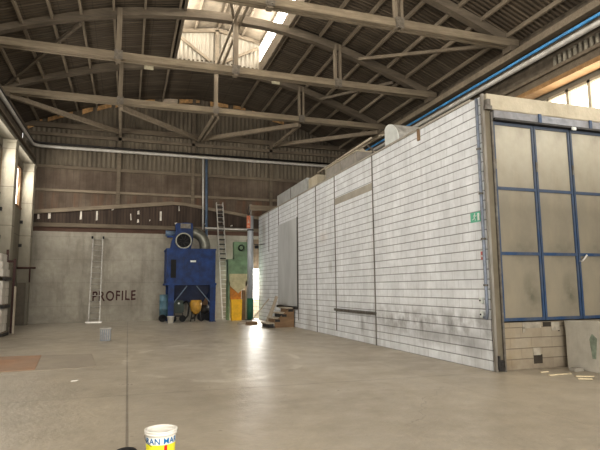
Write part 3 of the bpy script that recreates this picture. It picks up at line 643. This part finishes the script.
t = thing('roof_stay', 'thin bracket standing on the wall top between the crate and the cowl', 'bracket', (6.65, 13.1, BH+.05))
obj('upright', bar(NB(), (6.63, 13.1, BH+.05), (6.63, 13.1, BH+.25), .04, .04), STEEL, t); obj('arm', bar(NB(), (6.63, 13.1, BH+.2), (6.63, 13.45, BH+.42), .03, .03), STEEL, t)

# ------------------------------------------------------------------ blue dust collector
t = thing('dust_collector', 'large blue dust collector on four legs standing against the back wall', 'machine', (2.95, 26.3, 0))
X0, X1, YA, YB = 1.76, 4.12, 25.6, 27.4
bm = NB(); box(bm, X0, X1, YA, YB, 1.85, 3.55, .02); obj('housing', bm, BLUEM, t)
bm = NB(); box(bm, X0-.05, X1+.05, YA-.05, YB+.05, 1.78, 1.88); obj('base_flange', bm, BLUEM, t)
obj('top_rim', box(NB(), X0-.03, X1+.03, YA-.03, YB+.03, 3.5, 3.57), BLUEM, t)
obj('inlet_slot', box(NB(), 1.95, 2.2, YA-.015, YA, 2.14, 3.02), BLACK, t)
bm = NB()
for z in (2.0, 3.12): box(bm, 2.55, 3.35, YA-.02, YA, z-.02, z+.02)
for x in (2.55, 3.33): box(bm, x, x+.03, YA-.02, YA, 2.0, 3.1)
obj('access_panel', bm, BLUEM, t); obj('name_plate', box(NB(), 2.88, 3.15, YA-.03, YA-.01, 2.9, 2.99), SIGNW, t)
for x in (1.88, 3.88):
    for y in (YA+.02, YB-.25):
        bm = NB(); prism(bm, [(x-.03, 1.8), (x+.27, 1.8), (x+.24, 0), (x+.0, 0)], 'y', y, y+.2)
        box(bm, x-.04, x+.28, y-.03, y+.23, 0, .03); obj('leg', bm, BLUEM, t)
hop = NB(); vs = []
for (xa, xb, y1, y2, z) in ((X0+.15, X1-.15, YA+.15, YB-.15, 1.8), (2.3, 3.6, 26.1, 26.9, .95)):
    vs.append([hop.verts.new(p) for p in ((xa, y1, z), (xb, y1, z), (xb, y2, z), (xa, y2, z))])
for i in range(4): hop.faces.new((vs[0][i], vs[0][(i+1) % 4], vs[1][(i+1) % 4], vs[1][i]))
hop.faces.new(vs[1]); hop.faces.new(vs[0][::-1]); obj('hopper', hop, DBLUE, t)
obj('brace', bar(NB(), (2.1, YA+.05, .9), (2.75, YA+.05, 1.75), .05, .05), VPBLUE, t); obj('brace', bar(NB(), (3.9, YA+.05, .9), (3.2, YA+.05, 1.75), .05, .05), VPBLUE, t)
# fan
fan = obj('fan_casing', prism(NB(), [(1.95, 3.57), (2.95, 3.57), (3.05, 4.1), (3.03, 4.88), (2.75, 4.92), (2.2, 4.86), (2.22, 4.5), (2.02, 3.95)], 'y', 26.1, 26.6), BLUEM, t)
bm = NB(); tube(bm, [(2.57, 25.85, 3.98), (2.57, 26.15, 3.98)], .40, 28, False); tube(bm, [(2.57, 25.85, 3.98), (2.57, 26.1, 3.98)], .34, 28, False)
for k in range(28):
    a, b = 2*PI*k/28, 2*PI*(k+1)/28
    bm.faces.new([bm.verts.new((2.57+r*math.cos(q), 25.85, 3.98+r*math.sin(q))) for r, q in ((.40, a), (.40, b), (.34, b), (.34, a))])
obj('inlet_ring', bm, PIPEG, fan)
bm = NB(); tube(bm, [(2.57, 26.05, 3.98), (2.57, 26.09, 3.98)], .345, 28); obj('impeller_shadow', bm, BLACK, fan)
bm = NB()
for k in range(8):
    a = 2*PI*k/8; bar(bm, (2.57+.08*math.cos(a), 26.02, 3.98+.08*math.sin(a)), (2.57+.3*math.cos(a+.4), 26.02, 3.98+.3*math.sin(a+.4)), .04, .02)
obj('impeller', bm, DSTEEL, fan)
obj('outlet', box(NB(), 2.42, 2.92, 26.06, 26.1, 4.62, 4.86), STEEL, fan)
mo = obj('motor', tube(NB(), [(1.72, 26.3, 4.36), (2.25, 26.3, 4.36)], .15, 16), VPBLUE, t, True); obj('motor_foot', box(NB(), 1.8, 2.2, 26.15, 26.45, 4.16, 4.24), BLUEM, t)
pts = [(3.02+.0, 26.4, 4.45)]+[(3.02+.68*math.sin(a), 26.4, 3.72+.74*math.cos(a)) for a in [i*PI/16 for i in range(1, 9)]]+[(3.7, 26.4, 3.55)]
obj('elbow_duct', tube(NB(), pts, .27, 20), PIPEG, t, True)
bm = NB(); [tube(bm, [pts[i], pts[i+1]], .285, 20) for i in ()]
tube(bm, [(3.7, 26.4, 3.55), (3.7, 26.4, 3.62)], .32, 20); obj('duct_flange', bm, PIPEG, t)
# items below and around
t = thing('oil_drum', 'light blue drum standing behind the left leg of the blue machine', 'drum', (1.75, 26.6, 0))
bm = NB(); R_ = [(0, .25), (.27, .25), (.27, .6), (.285, .62), (.27, .64), (.27, 1.0), (.285, 1.02), (.27, 1.04), (.27, 1.32), (.25, 1.33), (.25, 1.3), (0, 1.3)]
lathe(bm, R_, (1.79, 26.62), 20); obj('shell', bm, LBLUE, t, True)
def wheel(x, y, r, ax='y'): 
    return tube(NB(), [(x, y-.05, r), (x, y+.05, r)], r, 18)
for x in (1.66, 2.08): obj('wheel', wheel(x, 26.35, .18), BLACK, t)
obj('trolley_frame', box(NB(), 1.6, 2.12, 26.3, 26.9, .2, .26), DSTEEL, t)
t = thing('dark_machine', 'small dark green wheeled machine under the blue collector', 'machine', (2.45, 26.2, 0))
obj('tank', box(NB(), 2.15, 2.65, 26.0, 26.5, .42, 1.05, .05), DGREEN, t); obj('gauge', tube(NB(), [(2.4, 26.0, .9), (2.4, 25.97, .9)], .05, 12), SIGNW, t)
for x in (2.15, 2.6): obj('wheel', wheel(x, 26.05, .16), BLACK, t)
bm = NB(); bar(bm, (2.2, 26.05, .16), (2.2, 26.05, .45), .05, .05); bar(bm, (2.6, 26.05, .16), (2.6, 26.05, .45), .05, .05); bar(bm, (2.2, 26.3, .28), (2.6, 26.3, .28), .05, .05); bar(bm, (2.4, 26.05, .28), (2.4, 26.3, .28), .05, .05); bar(bm, (2.2, 26.05, .28), (2.6, 26.05, .28), .05, .05); obj('frame', bm, DSTEEL, t)
obj('hose', tube(NB(), [(2.6, 26.0, .9), (2.78, 25.98, 1.02), (2.9, 25.98, .8), (2.85, 25.98, .3), (2.7, 26, .12)], .035, 8), BLACK, t, True)
t = thing('blasting_hopper', 'small ochre yellow cone hopper on legs under the blue collector', 'hopper', (3.25, 26.2, 0))
bm = NB(); lathe(bm, [(0, 1.05), (.3, 1.05), (.29, .75), (.24, .5), (.12, .36), (0, .34)], (3.25, 26.2), 20); obj('cone', bm, YHOP, t, True)
for a in range(3): q = a*2*PI/3-.5; obj('leg', bar(NB(), (3.25+.2*math.cos(q), 26.2+.2*math.sin(q), .6), (3.25+.3*math.cos(q), 26.2+.3*math.sin(q), 0), .04, .04), DSTEEL, t)
obj('outlet_valve', tube(NB(), [(3.25, 26.2, .36), (3.2, 26.1, .2), (3.05, 26, .15)], .05, 8), DSTEEL, t, True)
t = thing('wheeled_compressor', 'dark wheeled compressor in the shade by the right leg of the blue machine', 'compressor', (3.7, 26.6, 0))
obj('cylinder', tube(NB(), [(3.5, 26.6, .55), (3.95, 26.6, .55)], .24, 18), DSTEEL, t, True); obj('motor', box(NB(), 3.55, 3.9, 26.5, 26.8, .78, 1.15, .03), BROWNW, t)
for x in (3.55, 3.9): obj('wheel', wheel(x, 26.35, .2), BLACK, t)
t = thing('paint_pail', 'small white pail on the floor before the left leg of the blue machine', 'bucket', (1.98, 25.35, 0))
bm = NB(); lathe(bm, [(0, 0), (.13, 0), (.165, .3), (.175, .3), (.175, .32), (.15, .32), (.12, .03), (0, .03)], (1.98, 25.35), 22); obj('pail_body', bm, BUCKW, t, True)
obj('contents', tube(NB(), [(1.98, 25.35, .2), (1.98, 25.35, .22)], .14, 20), DSTEEL, t)
solo('control_box', box(NB(), 4.3, 4.46, 27.7, 27.88, 1.0, 1.78, .01), PALE, 'narrow beige board on the back wall right of the blue machine leg', 'box', (4.38, 27.8, 1.0))

# wall pipes
t = thing('down_pipe', 'thin pale vertical pipe on the back wall above the blue machine', 'pipe', (3.72, BW-.2, 4.8))
obj('pipe', tube(NB(), [(3.72, BW-.2, 8.72), (3.76, BW-.2, 4.78)], .055, 10), WPIPE, t, True)
t = thing('down_pipe', 'slate blue vertical pipe next to the thin pale one on the back wall', 'pipe', (3.93, BW-.2, 4.4))
obj('pipe', tube(NB(), [(3.9, BW-.2, 8.65), (3.95, BW-.2, 4.35)], .07, 10), VPBLUE, t, True)
solo('horizontal_pipe', tube(NB(), [(3.85, BW-.28, 4.84), (6.3, BW-.28, 4.84)], .055, 10), WPIPE, 'pale horizontal pipe on the back wall running behind the tall ladder', 'pipe', (5, BW-.28, 4.84), smooth=True)

# ladders
def ladder(name_lab, p, q, w, n, mat, rm, feet=True):
    p, q = Vector(p), Vector(q); d = (q-p); L = d.length; d.normalize()
    t = thing('ladder', name_lab, 'ladder', p)
    for s in (-1, 1):
        obj('rail', bar(NB(), p+Vector((s*w/2, 0, 0)), q+Vector((s*w/2*.9, 0, 0)), .05, .07, (0, 1, 0)), mat, t)
    for i in range(n):
        c = p+(q-p)*((i+.7)/n); obj('rung', tube(NB(), [c-Vector((w/2, 0, 0)), c+Vector((w/2, 0, 0))], .017, 8), rm, t, True)
    return t
t = ladder('lone pale aluminium ladder leaning on the back wall left of the PROFILE lettering', (-1.5, 27.1, .0), (-1.5, 27.78, 4.2), .5, 15, ALUM, ALUM)
obj('top_cap', box(NB(), -1.8, -1.72, 27.7, 27.82, 4.16, 4.28), BLACK, t); obj('top_cap', box(NB(), -1.28, -1.2, 27.7, 27.82, 4.16, 4.28), BLACK, t)
obj('foot_bar', box(NB(), -1.88, -1.15, 27.02, 27.14, 0, .07), ALU, t)
t = ladder('very tall extension ladder standing between the blue and green machines', (4.92, 26.95, .0), (4.6, 27.55, 6.2), .36, 26, ALU, ALU)
for s in (-.15, .15): obj('extension_rail', bar(NB(), (4.76+s*1.15, 27.14, 3.0), (4.6+s*1.15, 27.45, 6.25), .05, .06, (0, 1, 0)), ALUM, t)
for i in range(12):
    f_ = i/12; obj('extension_rung', box(NB(), 4.76-.16*f_-.15, 4.76-.16*f_+.15, 27.12+.33*f_, 27.17+.33*f_, 3.15+3.05*f_, 3.15+3.05*f_+.07), DSTEEL, t)

# green machine
t = thing('green_filter_unit', 'pale green filter machine with a cone bottom beside the grey column', 'machine', (5.4, 26.5, 0))
obj('housing', box(NB(), 4.87, 5.9, 26.2, 26.75, 1.95, 3.08, .02), GREENM, t); obj('upper_box', box(NB(), 5.2, 5.9, 26.35, 26.75, 3.08, 4.02, .02), GREENM, t)
obj('rim', box(NB(), 4.84, 5.93, 26.17, 26.77, 3.02, 3.1), GREENM, t)
bm = NB(); tube(bm, [(5.55, 26.2, 3.7), (5.55, 26.36, 3.7)], .17, 20, False); tube(bm, [(5.55, 26.22, 3.7), (5.55, 26.24, 3.7)], .1, 16); obj('fan_ring', bm, GREENM, t)
obj('fan_hole', tube(NB(), [(5.55, 26.27, 3.7), (5.55, 26.345, 3.7)], .15, 20), BLACK, t)
bm = NB(); prism(bm, [(4.9, 1.97), (5.88, 1.97), (5.88, 1.8), (5.4, 1.35), (4.9, 1.8)], 'y', 26.2, 26.7); prism(bm, [(4.93, 2.35), (5.85, 2.35), (5.85, 1.97), (4.93, 1.97)], 'y', 26.17, 26.2); obj('cone', bm, CONEB, t)
bm = NB(); prism(bm, [(4.95, 1.85), (5.38, 1.38), (5.58, 1.5), (5.55, 1.0), (5.0, 1.0)], 'y', 26.28, 26.7); obj('chute', bm, ORANGE, t)
for x in (4.86, 5.78):
    for y in (26.2, 26.64): obj('leg', box(NB(), x, x+.1, y, y+.1, 0, 1.98), GREENM if x < 5 else PALE, t)
bm = NB(); prism(bm, [(5.0, 0), (5.5, 0), (5.53, 1.05), (4.97, 1.05)], 'y', 25.85, 26.15)
t = solo('yellow_bin', bm, YELLOW, 'bright yellow upright bin under the cone of the green machine', 'bin', (5.25, 26, 0))
solo('plywood_offcut', box(NB(), 5.56, 5.72, 26.0, 26.15, 0, 1.5, .01), BROWNW, 'narrow dark brown plywood offcut standing right of the yellow bin', 'plywood', (5.64, 26.1, 0))
# column with orange sign
t = thing('jib_column', 'round blue grey steel column with orange sign beside the white wall end', 'column', (5.98, 26, 0))
obj('shaft', tube(NB(), [(5.98, 26, 1.1), (5.98, 26, 5.35)], .155, 24), COLG, t, True); obj('painted_base', tube(NB(), [(5.98, 26, 0), (5.98, 26, 1.1)], .158, 24), EGREEN, t, True)
obj('collar', tube(NB(), [(5.98, 26, 4.58), (5.98, 26, 4.64)], .168, 24), DSTEEL, t, True); obj('base_plate', box(NB(), 5.7, 6.26, 25.75, 26.25, 0, .03), DSTEEL, t)
sg = obj('warning_sign', box(NB(), 5.74, 5.93, 25.8, 25.83, 4.68, 5.34), SIGNO, t)
bm = NB(); prism(bm, [(5.77, 4.95), (5.9, 4.95), (5.835, 5.15)], 'y', 25.795, 25.8); box(bm, 5.77, 5.9, 25.795, 25.8, 4.78, 4.82); obj('sign_mark', bm, plain('pale sign ink', (.75, .55, .42), .5), sg)
obj('cable_loop', tube(NB(), [(5.85, 25.95, 5.35), (5.8, 25.95, 5.6), (5.88, 25.95, 5.85), (5.98, 25.95, 5.7), (5.9, 25.95, 5.4)], .02, 8), DSTEEL, t, True)
obj('jib_post', box(NB(), 5.92, 6.04, 25.94, 26.06, 5.35, 5.95), ALUD, t)
obj('jib_arm', box(NB(), 5.95, 9.5, 25.92, 26.08, 5.66, 5.92), GIRTP, t)
obj('side_arm', tube(NB(), [(6.15, 25.9, 3.85), (6.6, 25.4, 3.85)], .02, 8), DSTEEL, t, True); obj('lamp_head', tube(NB(), [(6.2, 25.85, 3.72), (6.32, 25.75, 3.72)], .08, 12), BLACK, t, True)

# ------------------------------------------------------------------ pallets at left
def pallet(cx, cy, z, lab):
    t = thing('wooden_pallet', lab, 'pallet', (cx, cy, z)); 
    for k in range(5): yy = cy-.5+k*.25; obj('deck_board', box(NB(), cx-.6, cx+.6, yy-.05, yy+.05, z+.12, z+.14), GIRT, t)
    for k in (-.52, 0, .52): obj('stringer', box(NB(), cx+k-.05, cx+k+.05, cy-.55, cy+.55, z, z+.12), GIRT, t)
cx, cy = -4.72+0.0, 21.35
levels = [(0, 'bottom'), (.98, 'middle'), (1.96, 'top')]
cbm = NB(); box(cbm, -.19, .19, -.25, .25, 0, .27, .012); carton0 = obj('white_carton', cbm, CARTON)
tbm = NB(); box(tbm, -.03, .03, -.252, .252, .266, .274); tape0 = obj('tape', tbm, PALE, carton0)
sbm = NB(); box(sbm, -.08, .08, -.256, -.25, .09, .17); lab0 = obj('paper_tag', sbm, GREYB, carton0)
first = True
# the load stands in front of the infill wall, between the piers
CX = -4.28-.36
for z, nm in levels:
    t = thing('wooden_pallet', 'dark wooden pallet under the %s load of white cartons at left' % nm, 'pallet', (CX+.1, 21.0, z))
    for k in range(4): yy = 20.58+k*.27; obj('deck_board', box(NB(), CX-.1, CX+.56, yy-.05, yy+.05, z+.11, z+.135), GIRT, t)
    for k in (-.04, .25, .5): obj('stringer', box(NB(), CX+k-.05, CX+k+.05, 20.5, 21.55, z, z+.11), DSTEEL if k > .4 else BROWNW, t)
    for lv in range(3):
        for c_, r_ in ((1, 0), (1, 1)):
            zz = z+.136+lv*.276
            x = CX+.28; y = 20.76+r_*.51
            if first: o = carton0; first = False
            else:
                o = carton0.copy(); C.objects.link(o)
                for ch in (tape0, lab0): q = ch.copy(); C.objects.link(q); q.parent = o
            o.location = (x+(.05*lv if nm == 'top' else 0)*-1, y, zz); o.rotation_euler = (0, 0, random.uniform(-.03, .03))
            o['label'] = '%s white carton in the %s row of the %s pallet load at left' % (['near', 'rear'][r_], ['lower', 'middle', 'upper'][lv], nm)
            o['category'] = 'carton'; o['group'] = 'white cartons on pallets'
t = thing('pallet_rack', 'dark orange red upright rack frame beside the carton stack at the left edge', 'rack', (-4.25, 22.08, 0))
obj('upright', box(NB(), -4.16, -4.08, 22.05, 22.12, 0, 2.8), RACK, t); obj('upright', box(NB(), -4.42, -4.34, 22.05, 22.12, 0, 3.15), RACK, t); obj('cross_tie', bar(NB(), (-4.4, 22.08, 2.7), (-4.1, 22.08, 2.7), .05, .08), RACK, t)
plank((-3.98, 21.7, .0), (-4.02, 21.9, 1.75), .06, .12, PALE, 'narrow pale board standing on edge right of the carton stack')

# ------------------------------------------------------------------ floor items
t = solo('floor_sheet', prism(NB(), [(-6+1.25, 11.35), (-.56, 11.75), (-.8, 14.1), (-4.75, 14.6)], 'z', 0, .012), MATS, 'large thin grey sheet lying flat on the floor at left', 'sheet', (-2.5, 13, 0))
t = solo('plywood_sheet', prism(NB(), [(-4.7, 11.4), (-1.72, 11.72), (-1.95, 14.2), (-4.7, 14.45)], 'z', .012, .022), RUSTS, 'rust orange tinted sheet lying flat on the larger grey floor sheet', 'sheet', (-3, 13, .012))
t = thing('plastic_crate', 'small grey blue crate standing alone on the floor near the left ladder', 'crate', (-.62, 17.6, 0))
bm = NB(); box(bm, -.78, -.46, 17.5, 17.75, 0, .38, .015); obj('crate_body', bm, GREYB, t)
bm = NB()
for k in range(5): box(bm, -.75+k*.062, -.73+k*.062, 17.49, 17.5, .04, .34)
box(bm, -.79, -.45, 17.48, 17.77, .36, .4); obj('ribs', bm, plain('crate rim grey', (.42, .40, .37), .6), t)
# bucket in the foreground
bx, by = .325, 4.98
t = thing('paint_bucket', 'white and yellow printed plastic bucket standing open in the foreground', 'bucket', (bx, by, 0))
RB, RT, HB = .116, .134, .345
bm = NB(); lathe(bm, [(0, 0), (RB, 0), (RB, .004), (RT, HB), (RT-.005, HB), (RB-.008, .012), (0, .012)], (bx, by), 48); obj('bucket_body', bm, BUCKW, t, True)
bm = NB(); lathe(bm, [(RT-.002, HB-.034), (RT+.008, HB-.034), (RT+.009, HB-.014), (RT+.004, HB-.014), (RT+.004, HB-.008), (RT+.012, HB-.006), (RT+.012, HB+.006), (RT-.006, HB+.008), (RT-.008, HB-.01), (RT-.002, HB-.034)], (bx, by), 48); obj('rim', bm, BUCKW, t, True)
def rad(z): return RB+(RT-RB)*z/HB
ang0 = math.atan2(-by, -bx)   # towards the viewer side of the room
bm = NB(); n = 40; A_ = 1.62; prev = None
for z0, z1 in ((.0, .205),):
    for k in range(n+1):
        a = ang0-A_+2*A_*k/n
        p = [bm.verts.new((bx+(rad(z)+.0015)*math.cos(a), by+(rad(z)+.0015)*math.sin(a), z)) for z in (.02, .238)]
        if prev: bm.faces.new((prev[0], p[0], p[1], prev[1]))
        prev = p
obj('printed_label', bm, BUCKY, t, True, 'bright yellow printed band')
def wrap(txt, size, ac, z, bold, mt, nm, spacing=1.0, tilt=0):
    bm = text_mesh(txt, size, bold, .0012, spacing)
    bmesh.ops.triangulate(bm, faces=bm.faces[:]); bmesh.ops.subdivide_edges(bm, edges=[e for e in bm.edges if e.calc_length() > .02], cuts=2)
    for v in bm.verts:
        s, h, dd = v.co.x, v.co.y, v.co.z
        zz_ = z+h+tilt*s; r_ = rad(zz_)+.003+dd; a = ac+s/r_
        v.co = Vector((bx+r_*math.cos(a), by+r_*math.sin(a), zz_))
    return obj(nm, bm, mt, t)
wrap('IRAN MAR', .070, ang0+.0, .247, .0008, INKB, 'brand_lettering', 1.08)
wrap('1', .19, ang0+.34, .102, .004, INKR, 'number_print')
t.rotation_euler = (0, 0, 0)
bm = NB(); tube(bm, [(bx-RT-.006, by, HB-.02)]+[(bx+(RT+.012)*math.cos(PI+a*PI/10+0), by-.012-(RT+.01)*math.sin(a*PI/10)*.98, HB-.03-.10*math.sin(a*PI/10)) for a in range(1, 4)], .002, 6)
obj('wire_handle', bm, DSTEEL, t, True)
# black pail at the bottom edge
t = thing('rubber_pot', 'black rubber pot just left of the printed bucket at the bottom edge', 'pot', (.03, 4.95, 0))
bm = NB(); lathe(bm, [(0, 0), (.08, 0), (.088, .17), (.094, .19), (.08, .205), (.05, .21), (0, .21)], (.03, 4.95), 32); obj('pot_body', bm, BLACK, t, True)
bm = NB(); lathe(bm, [(.088, .165), (.097, .168), (.097, .18), (.09, .183)], (.03, 4.95), 32); obj('rim', bm, DSTEEL, t, True)
# debris near the dock
dd = [((7.2, 7.55), (7.65, 7.5), .05, 'longest pale splintered lath on the floor near the dock'), ((7.55, 7.3), (7.8, 7.15), .07, 'short pale wood splinter on the floor nearest the right photo edge'), ((7.4, 7.1), (7.55, 6.95), .06, 'small pale wood splinter nearest the viewer by the dock'), ((7.3, 7.85), (7.45, 7.82), .03, 'thin wood chip close to the beige block base')]
for p, q, w, lab in dd: solo('wood_splinter', bar(NB(), (*p, .012), (*q, .018), w, .02), DEBR, lab, 'splinter', (*p, 0))
solo('concrete_fragment', box(NB(), 7.95, 8.18, 7.68, 7.85, 0, .06, .02), GREYC, 'pale flat concrete fragment lying against the foot of the dock', 'rubble', (8.05, 7.75, 0))
bm = NB(); prism(bm, [(-.9, 10.1), (-.8, 10.12), (-.78, 10.18), (-.88, 10.17)], 'z', 0, .01)
solo('paper_scrap', prism(NB(), [(-.17, 10.0), (-.06, 10.03), (-.05, 10.12), (-.14, 10.1)], 'z', 0, .008) if False else bm, BUCKW, 'small white paper scrap on the floor at left', 'scrap', (-.84, 10.14, 0))

# ------------------------------------------------------------------ light
W = bpy.data.worlds.new('World'); bpy.context.scene.world = W; W.use_nodes = True
bg = W.node_tree.nodes['Background']; bg.inputs[0].default_value = (1, .97, .93, 1); bg.inputs[1].default_value = 1.0
def area(name, loc, rot, sx, sy, e, col=(1, .96, .9)):
    l = bpy.data.lights.new(name, 'AREA'); l.shape = 'RECTANGLE'; l.size = sx; l.size_y = sy; l.energy = e; l.color = col
    o = bpy.data.objects.new(name, l); C.objects.link(o); o.location = loc; o.rotation_euler = rot; return o
area('gate daylight', (3.0, -8.5, 4.2), (PI/2, 0, 0), 15, 7.5, 1300, (1, .96, .9))
area('lantern daylight right', (5.6, 12, 12.8), (0, PI/2+.5, 0), 1.0, 20, 500)
area('lantern daylight left', (1.82, 12, 12.8), (0, -PI/2-.5, 0), 1.0, 20, 500)
for a_, b_ in zip(left_piers[1:], left_piers):
    area('left window daylight', (XL-.08, (a_+b_)/2, 6.4), (0, -PI/2+.25, 0), 1.7, b_-a_-.9, 120)
area('right windows daylight', (12.2, 7.2, 6.8), (0, PI/2, 0), 1.2, 9, 120)
area('back window daylight', (6.95, BW-.05, 1.85), (-PI/2-.12, 0, -.42), .9, 1.6, 150, (1, .98, .93))

# ------------------------------------------------------------------ camera
p, r, y = (math.radians(a) for a in (6.994, -.508, 18.512))
f = Vector((math.sin(y)*math.cos(p), math.cos(y)*math.cos(p), math.sin(p))); rt = Vector((math.cos(y), -math.sin(y), 0)); up = rt.cross(f)
rt2 = rt*math.cos(r)+up*math.sin(r); up2 = -rt*math.sin(r)+up*math.cos(r)
cam = bpy.data.cameras.new('Camera'); co = bpy.data.objects.new('Camera', cam); C.objects.link(co)
mm = Matrix((rt2, up2, -f)).transposed().to_4x4(); mm.translation = (0, 0, 1.6); co.matrix_world = mm
cam.sensor_width = 36; cam.lens = 512.8/600*36; cam.clip_end = 200; cam.clip_start = .05
sc = bpy.context.scene; sc.camera = co
sc.view_settings.view_transform = 'Standard'; sc.view_settings.look = 'None'; sc.view_settings.exposure = .9; sc.view_settings.gamma = .88
